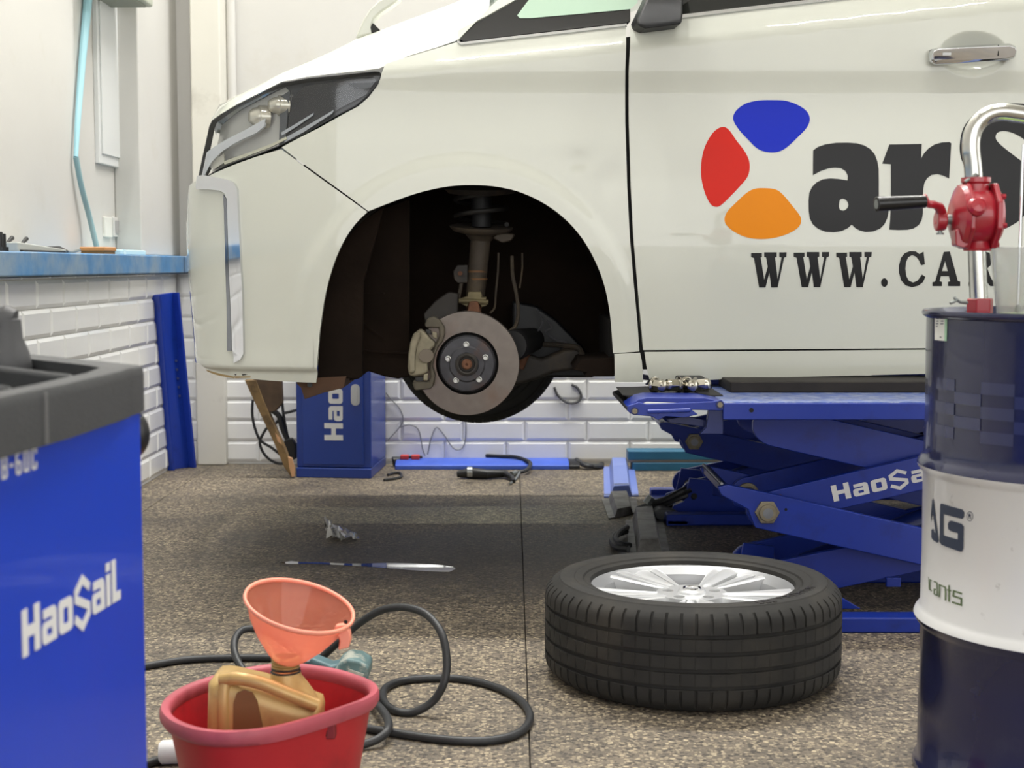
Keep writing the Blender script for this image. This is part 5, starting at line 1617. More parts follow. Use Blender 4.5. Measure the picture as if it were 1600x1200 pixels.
# body: a round casing on an axis along X with flange plates
bc = pp_(1524, 338)
MB().lathe([(0, -.036), (.036, -.036), (.046, -.026), (.050, -.012), (.050, .012), (.046, .026), (.036, .036), (0, .036)], bc, (1, 0, 0), 40).build('casing', M_RED, pump, angle=40)
def oct_plate(x0, x1, r, name):
    pts = [(r * cos(radians(a + 22.5)), r * 1.08 * sin(radians(a + 22.5))) for a in range(0, 360, 45)]
    MB().prism(pts, (x0, bc.y, bc.z), (0, 1, 0), (0, 0, 1), (x1 - x0, 0, 0)).build(name, M_RED, pump, bevel=0.003)
oct_plate(pp_(1503, 338).x, pp_(1511, 338).x, .058, 'flange_plate')
oct_plate(pp_(1544, 338).x, pp_(1553, 338).x, .058, 'flange_plate')
cvl = MB().lathe([(.058, 0), (.054, .008), (.040, .014), (.030, .018), (.024, .020), (0, .020)], (pp_(1503, 338).x, bc.y, bc.z), (-1, 0, 0), 32).build('cover', M_RED, pump)
cvr = MB().lathe([(.05, 0), (.045, .006), (.02, .009), (0, .009)], (pp_(1553, 338).x, bc.y, bc.z), (1, 0, 0), 32).build('cover', M_RED, pump)
for a in range(0, 360, 60):
    for xx, s in ((pp_(1503, 338).x, -1), (pp_(1553, 338).x, 1)):
        c = Vector((xx, bc.y + .050 * cos(radians(a + 20)), bc.z + .052 * sin(radians(a + 20))))
        MB().cyl(c, c + Vector((s * .007, 0, 0)), .0052, n=6).build('cover_bolt', M_RED, cvl if s < 0 else cvr)
MB().lathe([(.0, 0), (.024, 0), (.0255, .004), (.022, .012), (.020, .034), (.026, .040), (.026, .05)], pp_(1527, 392), (0, 0, 1), 28).build('inlet_neck', M_RED, pump)
MB().lathe([(.030, 0), (.024, .022), (.022, .034), (.026, .038), (.026, .046), (0, .046)], pp_(1524, 318), (0, 0, 1), 28).build('outlet_neck', M_RED, pump)
MB().lathe([(.016, 0), (.017, .012), (.012, .018), (0, .02)], pp_(1524, 326, -.046), (0, -1, .35), 20).build('casting_boss', M_RED, pump)
MB().prism([(p.x, p.z) for p in [pp_(*q) for q in ((1485, 360), (1500, 352), (1510, 380), (1500, 388), (1486, 384))]], (0, bc.y - .03, 0), (1, 0, 0), (0, 0, 1), (0, .03, 0)).build('casting_rib', M_RED, pump, bevel=.003)
MB().cyl(pp_(1476, 343), pp_(1492, 343), .009, n=16).build('rotor_shaft', M_STEELGREY, pump)
# crank and grip
MB().tube(catmull([pp_(1443, 306, -.05), pp_(1450, 318, -.045), pp_(1460, 320, -.03), pp_(1468, 325, -.015), pp_(1472, 338, 0), pp_(1470, 352, 0)], 5), [.006] * 6 + [.007] * 8 + [.009] * 6 + [.0115] * 6, n=12).build('crank_arm', M_RED, pump)
chub = MB().cyl(pp_(1462, 345), pp_(1478, 345), .019, .017, n=20).build('crank_hub', M_RED, pump, bevel=.003)
q = pp_(1469, 357)
MB().cyl(q, q - Vector((0, 0, .008)), .004, n=10).build('set_screw', M_STEELGREY, chub)
MB().cyl(q - Vector((0, 0, .008)), q - Vector((0, 0, .011)), .007, n=12).build('set_screw_head', M_STEELGREY, chub)
g0_, g1_ = pp_(1369, 319, -.065), pp_(1445, 315, -.05)
grp = MB().lathe([(.0105, 0), (.013, .001), (.0132, .006), (.0112, (g1_ - g0_).length), (0, (g1_ - g0_).length)], g0_, (g1_ - g0_), 24).build('grip', mat('black_grip', '121214', 0.25), pump)
MB().cyl(g0_ - (g1_ - g0_) * .002, g0_ + (g1_ - g0_) * .05, .0088, n=16).build('grip_bore', M_STEELGREY, grp)
sp_pts = [pp_(1522, 290), pp_(1520, 260), pp_(1517, 232), pp_(1519, 210), pp_(1528, 192), pp_(1543, 180), pp_(1562, 175), pp_(1585, 177), pp_(1620, 184), pp_(1650, 200), pp_(1662, 222)]
MB().tube(catmull(sp_pts, 6), 13.5 / k, n=20).build('spout_pipe', M_PIPE, pump)
MB().tube([pp_(1508, 284, -.016), pp_(1518, 278, -.018), pp_(1526, 272, -.016)], .003, n=8).build('locking_clip', M_STEELGREY, pump)
MB().cyl(pp_(1524, 277, -.014), pp_(1527, 272, -.016), .0045, n=10).build('locking_pin', M_STEELGREY, pump)

# clear measuring jug on the drum
JC = Vector((P(1636, 460, 2.70).x, 2.70, DH - .0135))
jug = thing('measuring_jug', JC, 'clear scuffed plastic measuring jug standing on the drum top', 'jug')
k = F / 2.70
rt, rb = (1636 - 1548) / k, (1636 - 1562) / k
hj = P(1590, 387, 2.70).z - JC.z
M_JUG = thin_glass('scuffed_clear_plastic', (.93, .94, .93), 1.0, .22, (.80, .80, .77))
MB().lathe([(0, .003), (rb - .003, .003), (rb, .006), (rt - .001, hj - .004), (rt + .003, hj), (rt + .001, hj + .001), (rt - .0035, hj - .005), (rb - .003, .008), (0, .006)], JC, (0, 0, 1), 48).build('body', M_JUG, jug, angle=60)
MB().tube([JC + Vector((rt - .004, 0, hj - .015)), JC + Vector((rt + .04, 0, hj - .015)), JC + Vector((rt + .045, 0, .04)), JC + Vector((rb, 0, .03))], .007, n=10).build('handle', M_JUG, jug)
MB().lathe([(0, .0045), (rb - .004, .0045), (rb - .003, .012), (0, .012)], JC, (0, 0, 1), 40).build('oil_residue', mat('green_oil', '8fae5a', 0.15), jug)
rod0, rod1 = P(1591, 462, 2.70), P(1599, 226, 2.70)
t = thing('steel_rod', rod0, 'thin bright steel rod standing upright in the jug on the drum', 'rod')
rod0.z = JC.z + .013
MB().cyl(rod0, rod0 + (rod1 - rod0), .0028, n=10).build('shank', M_CHROME, t)
MB().lathe([(0, 0), (.005, 0), (.005, .01), (.0028, .014)], rod0, rod1 - rod0, 12).build('tip', M_STEELGREY, t)
# ------------------------------------------------------------------ red tub, gold oil can, funnel
ZR = .20
M_TUB = mat('red_tub_plastic', 'b3202a', 0.42, var=0.08, vscale=8, dirt='5e1016', dirt_amt=0.55, dscale=7, dthr=(0.52, 0.75))
M_TUBRIM = mat('faded_red_rim', 'b0505c', 0.5, var=0.1, vscale=10, dirt='701c2a', dirt_amt=0.5, dscale=8, dthr=(0.5, 0.7))
rim_px = [(249, 1104), (257, 1090), (280, 1074), (315, 1060), (360, 1047), (410, 1038), (450, 1035), (490, 1038), (530, 1045), (560, 1054), (582, 1063), (592, 1072), (590, 1082), (575, 1092), (545, 1103), (510, 1115), (470, 1127), (430, 1137), (390, 1143), (345, 1145), (305, 1141), (272, 1130), (254, 1117)]
rim3 = [G(px, py, ZR) for px, py in rim_px]
rim3 = [Vector((p.x, p.y, 0)) for p in catmull(rim3, 4, True)]
tcen = sum(rim3, Vector()) / len(rim3)
tub = thing('plastic_tub', (tcen.x, tcen.y, 0), 'red plastic tub with faded rim holding the gold oil can', 'tub')
def tub_ring(sc, z): return [Vector((tcen.x + (p.x - tcen.x) * sc, tcen.y + (p.y - tcen.y) * sc, z)) for p in rim3]
def rings(rs, cap0=False, cap1=False):
    b = MB(); n = len(rs[0]); vs = sum(rs, [])
    fs = [(r * n + i, r * n + (i + 1) % n, (r + 1) * n + (i + 1) % n, (r + 1) * n + i) for r in range(len(rs) - 1) for i in range(n)]
    if cap0: fs.append(tuple(range(n)))
    if cap1: fs.append(tuple(range((len(rs) - 1) * n, len(rs) * n)))
    return b.add(vs, fs)
rings([tub_ring(.74, .0), tub_ring(.77, .012), tub_ring(.85, .10), tub_ring(.925, ZR - .022), tub_ring(.905, ZR - .020), tub_ring(.83, .10), tub_ring(.74, .016), tub_ring(.70, .008)], True, True).build('wall', M_TUB, tub, angle=60)
rings([tub_ring(.925, ZR - .026), tub_ring(.975, ZR - .026), tub_ring(1.0, ZR - .018), tub_ring(1.0, ZR - .006), tub_ring(.985, ZR), tub_ring(.93, ZR), tub_ring(.905, ZR - .006), tub_ring(.90, ZR - .022), tub_ring(.925, ZR - .026)]).build('rim', M_TUBRIM, tub, angle=60)
q = G(505, 1133, .17)
hk = MB().box(q.x - .022, q.x + .022, q.y - .012, q.y + .012, .148, .176)
lug = hk.build('hanging_lug', mat('red_tub_dark', '7c1a22', 0.5), tub, bevel=0.003)
MB().box(q.x - .008, q.x + .008, q.y - .013, q.y - .010, .154, .170).build('lug_slot', M_GAP, lug)

# oil can
YC = tcen.y + .01
def cp(px, py, y=None): return P(px, py, YC if y is None else y)
M_GOLD = mat('gold_plastic', 'c4a468', 0.36, 0.2, var=0.10, vscale=14, dirt='6a5030', dirt_amt=0.4, dscale=9, dthr=(0.55, 0.75))
nk = cp(446, 1040)
can = thing('oil_can', (nk.x, YC, .012), 'gold plastic oil can with handle standing in the red tub', 'oil can')
# body profile in the picture plane, extruded in depth with rounded shoulders
prof = [(334, 1056), (340, 1051), (352, 1050), (366, 1052), (386, 1057), (410, 1062), (440, 1074), (470, 1084), (500, 1096), (503, 1108), (498, 1180), (486, 1198), (338, 1198), (331, 1180)]
pr = [cp(*p) for p in prof]
zf = .012
pr = [Vector((p.x, YC, max(p.z, zf))) for p in pr]
cxx = sum(p.x for p in pr) / len(pr); czz = .09
lay = []
for dy, sc in ((-.062, .80), (-.058, .93), (-.045, 1.0), (.045, 1.0), (.058, .93), (.062, .80)):
    lay.append([Vector((cxx + (p.x - cxx) * sc, YC + dy, max(zf, czz + (p.z - czz) * sc))) for p in pr])
body = rings(lay, True, True).build('body', M_GOLD, can, angle=50)
# shoulder cone rising to the neck
sh = []
def ell(c, rx, ry, n=32): return [Vector((c.x + rx * cos(2 * pi * i / n), c.y + ry * sin(2 * pi * i / n), c.z)) for i in range(n)]
k = F / YC
nb = cp(447, 1052)
sh = [ell(Vector((cp(462, 1110).x, YC, cp(462, 1112).z)), 42 / k, .050), ell(Vector((cp(458, 1090).x, YC, cp(458, 1088).z)), 38 / k, .046), ell(Vector((cp(452, 1070).x, YC, cp(452, 1068).z)), 30 / k, .034), ell(Vector((nb.x, YC, cp(447, 1056).z)), 25 / k, 25 / k), ell(Vector((nb.x, YC, cp(447, 1050).z)), 23 / k, 23 / k)]
rings(sh, True, True).build('shoulder', M_GOLD, can, angle=60)
# handle bridge and a plate painted brown for the shade in its opening
MB().tube(catmull([cp(345, 1062, YC - .05), cp(372, 1060, YC - .056), cp(410, 1068, YC - .06), (cp(455, 1086, YC - .06)), cp(495, 1102, YC - .052)], 6), .012, n=12).build('handle_bridge', M_GOLD, can)
MB().tube(catmull([cp(352, 1060, YC - .05), cp(349, 1100, YC - .058), cp(350, 1150, YC - .058)], 6), .011, n=12).build('handle_grip', M_GOLD, can)
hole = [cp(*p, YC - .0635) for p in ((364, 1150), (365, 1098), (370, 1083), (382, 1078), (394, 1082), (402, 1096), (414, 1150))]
MB().prism([(p.x, p.z) for p in hole], (0, YC - .0645, 0), (1, 0, 0), (0, 0, 1), (0, .004, 0)).build('handle_shade_plate', mat('gold_shade', '7a5632', 0.5), can)
for i, (py, r) in enumerate(((1049, 24.5), (1044, 23.5))):
    c = cp(446.5, py)
    MB().lathe([(r / k - .002, -.002), (r / k, 0), (r / k - .002, .002)], c, (0, 0, 1), 32).build('seal_ring', M_DARK, can)
MB().lathe([(.0225, 0), (.0255, .003), (.024, .005), (.0255, .008), (.024, .010), (.0255, .013), (.024, .015), (.0255, .018), (.024, .020), (.0235, .022), (.020, .022), (.020, .0)], cp(446, 1044), (.02, 0, 1), 32).build('neck', mat('gold_neck', '9c8552', 0.45, 0.4), can)

# funnel
M_FUN = thin_glass('salmon_translucent_plastic', (1.0, .70, .62), .5, .50, hexc('ff9478'), True)
M_FUNRIM = mat('salmon_plastic', 'f79a80', 0.35)
f0, f1 = cp(446, 1034), cp(462, 938)
axis = (Vector((f1.x - f0.x, 0, f1.z - f0.z)).normalized() + Vector((.10, -.20, 0))).normalized()
fun = thing('funnel', f0, 'translucent salmon pink funnel standing in the neck of the oil can', 'funnel')
hh = (f1 - f0).length
pf = [(.012, -.05), (.015, -.01), (.024, .004), (.034, .018), (.056, .05), (.074, .085), (.084, .115), (.086, .120)]
sc_ = (86 / k) / .086
pf = [(r * (sc_ if r > .03 else 1), h * hh / .120) for r, h in pf]
MB().lathe(pf, f0, axis, 64).build('cone', M_FUN, fun, angle=80)
R_ = pf[-1][0]; H_ = pf[-1][1]
MB().lathe([(R_ - .003, H_ - .001), (R_ - .001, H_ + .003), (R_ + .003, H_ + .003), (R_ + .004, H_ - .002), (R_ + .001, H_ - .005), (R_ - .002, H_ - .003)], f0, axis, 64, close=True).build('rim', M_FUNRIM, fun, angle=80)
h0 = cp(528, 972, YC - .03)
fhk = MB().prism([(p.x, p.z) for p in [cp(*q) for q in ((530, 966), (542, 964), (552, 974), (554, 988), (550, 1000), (534, 1004), (536, 990), (533, 982), (526, 978))]], (0, YC - .055, 0), (1, 0, 0), (0, 0, 1), (0, .018, 0)).build('hook', M_FUNRIM, fun, bevel=0.003)
q = cp(540, 972, YC - .057)
MB().cyl(q, q + Vector((0, .002, 0)), .0035, n=12).build('hook_hole', M_GAP, fhk)

# ------------------------------------------------------------------ hose, air tool, white bottle behind the tub
M_HOSE = mat('black_hose_rubber', '252628', 0.5, var=0.1, vscale=30)
RH = .0088
def gp(px, py, z=RH): return G(px, py, z)
def yp(px, py, y):
    p = P(px, py, y); p.z = max(p.z, RH); return p
pts = [gp(-250, 1090), gp(0, 1074), gp(150, 1054), gp(228, 1041), gp(290, 1031), gp(360, 1028), gp(420, 1028), gp(470, 1030), gp(500, 1040)]
a_ = gp(420, 1028)
hose = thing('air_hose', gp(830, 1120), 'black rubber air hose looped on the floor beside the red tub', 'hose')
MB().tube(catmull(pts, 8), RH, n=12).build('straight_length', M_HOSE, hose)
yb = gp(395, 1062).y
pts = [yp(404, 1075, yb - .1), yp(388, 1058, yb - .05), yp(370, 1030, yb), yp(366, 1004, yb + .05), yp(378, 985, yb + .1), yp(405, 984, yb + .12), yp(440, 1000, yb + .12), yp(470, 1030, yb + .1)]
MB().tube(catmull(pts, 8), RH, n=12).build('small_loop', M_HOSE, hose)
y1, y2 = 3.30, 2.95
pts = [yp(500, 1030, y1 + .02), yp(530, 1002, y1), yp(560, 975, y1 - .02), yp(595, 954, y1 - .05), yp(632, 949, y1 - .08), yp(666, 960, y1 - .12), yp(690, 990, y1 - .17), yp(698, 1030, y1 - .20), yp(694, 1066, y1 - .22), yp(676, 1096, y1 - .22), gp(645, 1113), gp(616, 1110), gp(599, 1094), gp(602, 1076), gp(625, 1065), gp(665, 1060), gp(720, 1061), gp(770, 1072), gp(810, 1092), gp(828, 1117), gp(818, 1140), gp(785, 1154), gp(735, 1158), gp(670, 1153), gp(610, 1144), gp(560, 1136)]
MB().tube(catmull(pts, 8), RH, n=12).build('large_loop', M_HOSE, hose)
pts = [gp(576, 1094), gp(592, 1104, RH * 3), gp(605, 1122, RH * 3), gp(606, 1140, RH * 3.2), gp(590, 1155, RH * 2), gp(560, 1166)]
MB().tube(catmull(pts, 8), RH, n=12).build('tail', M_HOSE, hose)
pts = [gp(180, 1206), gp(226, 1194), gp(250, 1188), gp(285, 1186)]
MB().tube(catmull(pts, 8), RH, n=12).build('lower_length', M_HOSE, hose)
# air wrench
tw = G(525, 1052)
yt = 3.22
tool = thing('air_wrench', (G(530, 1050).x, yt, 0), 'worn grey green impact wrench lying behind the red tub', 'power tool')
M_TEAL = mat('worn_teal_plastic', '5f7b7c', 0.5, var=0.15, vscale=30, dirt='b9b6a8', dirt_amt=0.7, dscale=24, dthr=(0.5, 0.6))
def tp2(px, py, y=yt): 
    p = P(px, py, y); return p
hd_ = [tp2(*q) for q in ((534, 1028), (545, 1021), (565, 1024), (580, 1034), (578, 1056), (560, 1066), (530, 1062), (522, 1044))]
MB().prism([(p.x, max(p.z, .004)) for p in hd_], (0, yt - .045, 0), (1, 0, 0), (0, 0, 1), (0, .09, 0)).build('motor_housing', M_TEAL, tool, bevel=.012, bseg=3)
gr_ = [tp2(*q) for q in ((470, 1024), (490, 1022), (520, 1034), (540, 1030), (536, 1050), (510, 1052), (475, 1040))]
MB().prism([(p.x, p.z) for p in gr_], (0, yt - .03, 0), (1, 0, 0), (0, 0, 1), (0, .05, 0)).build('handle', mat('teal_handle', '4d6a70', 0.5, var=0.2, vscale=30), tool, bevel=.01, bseg=3)
MB().prism([(p.x, p.z) for p in [tp2(*q) for q in ((548, 1036), (572, 1044), (566, 1056), (546, 1046))]], (0, yt - .049, 0), (1, 0, 0), (0, 0, 1), (0, .006, 0)).build('rating_plate', mat('scuffed_plate', 'b5b4aa', 0.5, var=.2, vscale=50), tool)
MB().cyl(tp2(481, 1030, yt - .03), tp2(481, 1030, yt - .036), .006, n=12).build('screw', mat('zinc', 'a5a9ad', 0.35, 0.9), tool)
MB().box(hd_[0].x - .02, hd_[0].x + .05, yt - .03, yt + .03, 0, .05).build('battery_foot', M_DARK, tool, bevel=.005)
# white bottle at the bottom edge
wb_ = G(246, 1222)
wbt = thing('white_bottle', (wb_.x, wb_.y, 0), 'white plastic bottle lying on the floor left of the red tub', 'bottle')
c0 = Vector((wb_.x - .02, wb_.y + .10, .023)); c1 = Vector((wb_.x + .10, wb_.y + .03, .03))
MB().lathe([(0, 0), (.018, 0), (.023, .006), (.023, .08), (.018, .10), (.012, .106), (.012, .12), (0, .12)], c0, (1, .1, 0), 32).build('body', mat('white_plastic', 'e6e6e6', 0.35), wbt, angle=50)
MB().lathe([(.0135, .108), (.0135, .128), (.011, .13), (0, .13)], c0, (1, .1, 0), 24).build('cap', mat('white_plastic', 'e6e6e6', 0.35), wbt)

# ------------------------------------------------------------------ wheel balancer at the left
M_BALBLUE = mat('balancer_blue_enamel', '0a3cc0', 0.38, coat=0.12, var=0.05, vscale=3, dirt='2b3cb8', dirt_amt=0.35, dscale=3, dthr=(0.5, 0.7))
M_TRAYP = mat('charcoal_tray_plastic', '3c3d3f', 0.62, var=0.06, vscale=30, bump=0.25, bscale=220)
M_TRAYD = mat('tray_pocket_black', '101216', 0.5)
vd = Vector(((1036 - 800) / F, 1, 0)).normalized()          # the face runs along this direction
far_y = 1.90
e0 = P(222, 700, far_y); e0.z = 0
ln_ = 1.15
e1 = e0 - vd * ln_                                           # near end, behind the frame edge
nl = Vector((-vd.y, vd.x, 0))                                # into the machine, leftwards
bal = thing('wheel_balancer', (e0 + e1) / 2 + nl * .25, 'blue wheel balancer cabinet with charcoal weight tray at the left edge', 'wheel balancer')
zt0 = P(222, 636, far_y).z
cab = MB().hexa([e1, e0, e0 + nl * .42, e1 + nl * .42] + [p + Vector((0, 0, zt0)) for p in (e1, e0, e0 + nl * .42, e1 + nl * .42)]).build('cabinet', M_BALBLUE, bal, bevel=.006)
# tray outline (plan) : front edge bows out, far end is chamfered back
zt1 = P(215, 571, far_y).z
def tp3(a, b): return e0 + vd * a - nl * b                   # a along the face from the far edge, b outwards to the room
out = [tp3(-1.15, .01), tp3(-.80, .02), tp3(-.50, .028), tp3(-.30, .026), tp3(-.10, .014), tp3(-.05, .006), tp3(.0, .004), tp3(.012, -.004), tp3(.05, -.05), tp3(.22, -.24), tp3(.27, -.40), tp3(.25, -.55), tp3(-1.15, -.55)]
inn = [tp3(-1.12, -.025), tp3(-.80, -.016), tp3(-.50, -.010), tp3(-.30, -.012), tp3(-.12, -.024), tp3(-.06, -.036), tp3(-.035, -.04), tp3(-.02, -.05), tp3(.02, -.085), tp3(.17, -.255), tp3(.22, -.40), tp3(.20, -.52), tp3(-1.12, -.52)]
zb_, zp = zt0 - .006, zt1 - .035
def up(pts, z): return [Vector((p.x, p.y, z)) for p in pts]
def infl(pts, k):
    c = sum(pts, Vector()) / len(pts)
    return [c + (p - c) * k for p in pts]
wtr = rings([up(out, zb_), up(infl(out, 1.002), zt1 - .012), up(infl(out, .996), zt1 - .003), up(infl(out, .985), zt1), up(inn, zt1 - .001), up(inn, zp)], True, True).build('weight_tray', M_TRAYP, bal, angle=50)
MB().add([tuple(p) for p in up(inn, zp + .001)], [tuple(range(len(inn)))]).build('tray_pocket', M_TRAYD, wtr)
# ribs across the tray
rd = (tp3(.22, -.24) - tp3(.05, -.05)).normalized()
for a in (-.17, -.34, -.52, -.72):
    p = tp3(a + .02, -.03); q = p + rd * .30
    MB().bar(Vector((p.x, p.y, zt1 - .018)), Vector((q.x, q.y, zt1 - .018)), .014, .034).build('tray_rib', M_TRAYP, wtr, bevel=.007, bseg=3)
p = tp3(-.05, -.27); q = tp3(-.9, -.27)
MB().bar(Vector((p.x, p.y, zt1 - .016)), Vector((q.x, q.y, zt1 - .016)), .03, .036).build('tray_rib', M_TRAYP, wtr, bevel=.008, bseg=3)
q0_ = tp3(-.36, .0275)
MB().bar(Vector((q0_.x, q0_.y, zb_ + .002)), Vector((q0_.x, q0_.y, zt1 - .004)), .004, .004, up=(1, 0, 0)).build('tray_seam', mat('seam_grey', '6a6a6a', 0.6), wtr)
# rubber coated shaft nut on the tray
c = P(8, 556, 2.02)
MB().lathe([(.034, 0), (.036, .01), (.032, .03), (.024, .05), (.022, .075), (0, .08)], Vector((c.x, c.y, zt1 - .02)), (0, 0, 1), 32).build('shaft_cone', mat('grey_rubber', '4a4a4c', 0.55), bal)
MB().tube([P(-6, 520, 2.02), P(4, 504, 2.02), P(16, 498, 2.02), P(22, 500, 2.02)], [.022, .024, .020, .014], n=20).build('shaft_handle', mat('grey_rubber', '4a4a4c', 0.55), bal)
# black disc on the far side
c = P(190, 678, far_y + .10)
MB().lathe([(0, -.012), (.034, -.012), (.0385, -.008), (.0395, 0), (.0385, .008), (.034, .012), (.030, .008), (0, .008)], c, (-.25, -1, 0), 48).build('side_wheel', mat('side_wheel_black', '121214', 0.35), bal)
MB().cyl(c, Vector((c.x - .03, e0.y - .02, c.z)), .012, n=16).build('side_wheel_stem', M_DARK, bal)
q = PX(222, 650, e0.x - .004)
MB().cyl(tp3(-.004, .0) + Vector((0, 0, P(222, 649, far_y).z)), tp3(-.004, .002) + Vector((0, 0, P(222, 649, far_y).z)), .0025, n=8).build('rivet', mat('zinc', 'a5a9ad', 0.35, 0.9), bal)
# lettering on the face
def onface(px, py):
    """point of the face plane under a pixel"""
    d = ray(px, py); o = Vector((0, 0, HC)); nrm = nl
    t = (e0 - o).dot(nrm) / d.dot(nrm)
    return o + d * t
oA = onface(34, 1030) - nl * .0008
oB = onface(187, 934) - nl * .0008
wid = (Vector((oB.x, oB.y, 0)) - Vector((oA.x, oA.y, 0))).length
hgt_ = onface(34, 955).z - oA.z
nat = sum(GL[c_][0] + .13 for c_ in 'HaoSaiL') - .13
oA.z = (oA.z + oB.z) / 2
write('HaoSaiL', oA, vd, (0, 0, 1), hgt_, M_WHITEINK, cab, squeeze=wid / (nat * hgt_), gap=.13, depth=.0008)
def thin(*pls): return [stroke(p, .15) for p in pls]
GL['B'] = (.6, [[(0, 0), (.48, 0), (.6, .1), (.6, .42), (.52, .5), (.6, .58), (.6, .9), (.48, 1), (0, 1)], [(.16, .14), (.44, .14), (.44, .43), (.16, .43)], [(.16, .57), (.44, .57), (.44, .86), (.16, .86)]])
GL['-'] = (.34, [[(0, .42), (.34, .42), (.34, .57), (0, .57)]])
GL['6'] = (.6, [[(.1, 0), (.50, 0), (.6, .1), (.6, .5), (.5, .6), (.16, .6), (.16, .86), (.58, .86), (.58, 1), (.1, 1), (0, .9), (0, .1)], [(.16, .14), (.44, .14), (.44, .46), (.16, .46)]])
GL['0'] = (.6, [rrect(0, .6, 0, 1, .1, 3), rrect(.16, .44, .14, .86, .02, 1)])
GL['C'] = (.6, [[(.1, 0), (.50, 0), (.6, .1), (.6, .32), (.44, .32), (.44, .14), (.16, .14), (.16, .86), (.44, .86), (.44, .68), (.6, .68), (.6, .9), (.50, 1), (.1, 1), (0, .9), (0, .1)]])
oA = onface(1, 750) - nl * .0008; oB = onface(56, 731) - nl * .0008
wid = (Vector((oB.x, oB.y, 0)) - Vector((oA.x, oA.y, 0))).length
h2 = onface(3, 712).z - onface(3, 749).z
nat = sum(GL[c_][0] + .1 for c_ in 'B-60C') - .1 + .2 * 4
write('B-60C', oA, vd, (0, 0, 1), h2, M_WHITEINK, cab, squeeze=wid / (nat * h2), gap=.3, depth=.0008)
# ------------------------------------------------------------------ things along the back wall
FL, FR, RR, RL = Vector((-.983, 6.70, 0)), Vector((-.642, 6.68, 0)), Vector((-.598, 7.03, 0)), Vector((-.94, 7.05, 0))
FL, FR = G(463, 746), G(580, 748)
dx = (FR - FL)
RR = Vector((P(603, 700, 7.05).x, 7.05, 0)); RL = RR - dx
cab2 = thing('control_cabinet', (FL + RR) / 2, 'blue lift control cabinet standing at the back wall under the bumper', 'cabinet')
M_CABB = mat('cabinet_blue', '12388f', 0.4, coat=0.25, var=0.05, vscale=5)
M_CABS = M_CABB
HB = .95
def qd(a, b, c, d, z0, z1): return [Vector((p.x, p.y, z0)) for p in (a, b, c, d)] + [Vector((p.x, p.y, z1)) for p in (a, b, c, d)]
ub = dx.normalized(); vb = (RR - FR).normalized()
MB().hexa(qd(FL, FR, RR, RL, 0, .045)).build('plinth', M_CABB, cab2, bevel=.004)
i = .012
MB().hexa(qd(FL + vb * i, FR + vb * i, RR, RL, .045, HB)).build('body', M_CABB, cab2, bevel=.006)
cdr = MB().hexa(qd(FL + ub * .03 + vb * .002, FR - ub * .035 + vb * .002, FR - ub * .035 + vb * .02, FL + ub * .03 + vb * .02, .06, HB - .03)).build('door', M_CABB, cab2, bevel=.003)
def fpt(px, py, off=0.0):
    d = ray(px, py); o = Vector((0, 0, HC)); n = ub.cross(Vector((0, 0, 1))).normalized()
    t = ((FL + vb * .002) - o).dot(n) / d.dot(n)
    return o + d * t + n * off * (1 if n.y < 0 else -1)
c = fpt(555.5, 617)
nrm = ub.cross(Vector((0, 0, 1))).normalized()
if nrm.y > 0: nrm = -nrm
MB().prism([(x, z) for x, z in rrect(-.020, .020, -.048, .048, .019, 6)], c, ub, (0, 0, 1), nrm * .006).build('handle_plate', mat('handle_nickel', 'b9bbbd', 0.3, 0.7), cdr)
MB().prism([(x, z) for x, z in rrect(-.010, .010, -.036, .036, .009, 6)], c + nrm * .006, ub, (0, 0, 1), nrm * .006).build('handle', mat('handle_nickel', 'b9bbbd', 0.3, 0.7), cdr)
o = fpt(536, 688)
hh_ = (fpt(536, 688) - fpt(507, 688)).length
write('HaoSaiL', o + nrm * .0005, (0, 0, 1), -ub, hh_, M_WHITEINK, cdr, gap=.13, depth=.001, squeeze=.92)

# worn wooden prop with a hydraulic foot, leaning beside the cabinet
prop = thing('wooden_prop', G(458, 744), 'worn brown wooden prop leaning against the control cabinet', 'prop')
M_WOOD = mat('worn_brown_wood', '7d6440', 0.75, var=0.25, vscale=14, dirt='33261a', dirt_amt=0.7, dscale=10, dthr=(0.48, 0.65))
y = 6.60
w0 = [P(*q, y) for q in ((382, 594), (400, 594), (412, 626), (430, 668), (446, 704), (460, 742), (455, 746), (444, 730), (428, 692), (408, 650), (392, 616))]
MB().prism([(p.x, max(p.z, .004)) for p in w0], (0, y, 0), (1, 0, 0), (0, 0, 1), (0, .05, 0)).build('plank', M_WOOD, prop, bevel=.003)
MB().prism([(p.x, p.z) for p in [P(*q, y + .02) for q in ((396, 590), (440, 590), (442, 630), (432, 642), (416, 644))]], (0, y + .004, 0), (1, 0, 0), (0, 0, 1), (0, .05, 0)).build('bracket_block', mat('rusty_brown_block', '4e3d2e', 0.8, var=.3, vscale=15), prop, bevel=.006)
MB().prism([(p.x, p.z) for p in [P(*q, y) for q in ((450, 714), (456, 716), (460, 730), (460, 744), (456, 745), (452, 730))]], (0, y - .003, 0), (1, 0, 0), (0, 0, 1), (0, .02, 0)).build('broken_end', mat('fresh_wood', 'c79a72', 0.8), prop)
MB().prism([(p.x, p.z) for p in [P(*q, y) for q in ((430, 676), (437, 684), (440, 694), (434, 690))]], (0, y - .003, 0), (1, 0, 0), (0, 0, 1), (0, .01, 0)).build('chip', mat('fresh_wood', 'c79a72', 0.8), prop)
cl = thing('black_cable', G(430, 726), 'black cables coiled between the wooden prop and the tiled wall', 'cable')
yk = 6.86
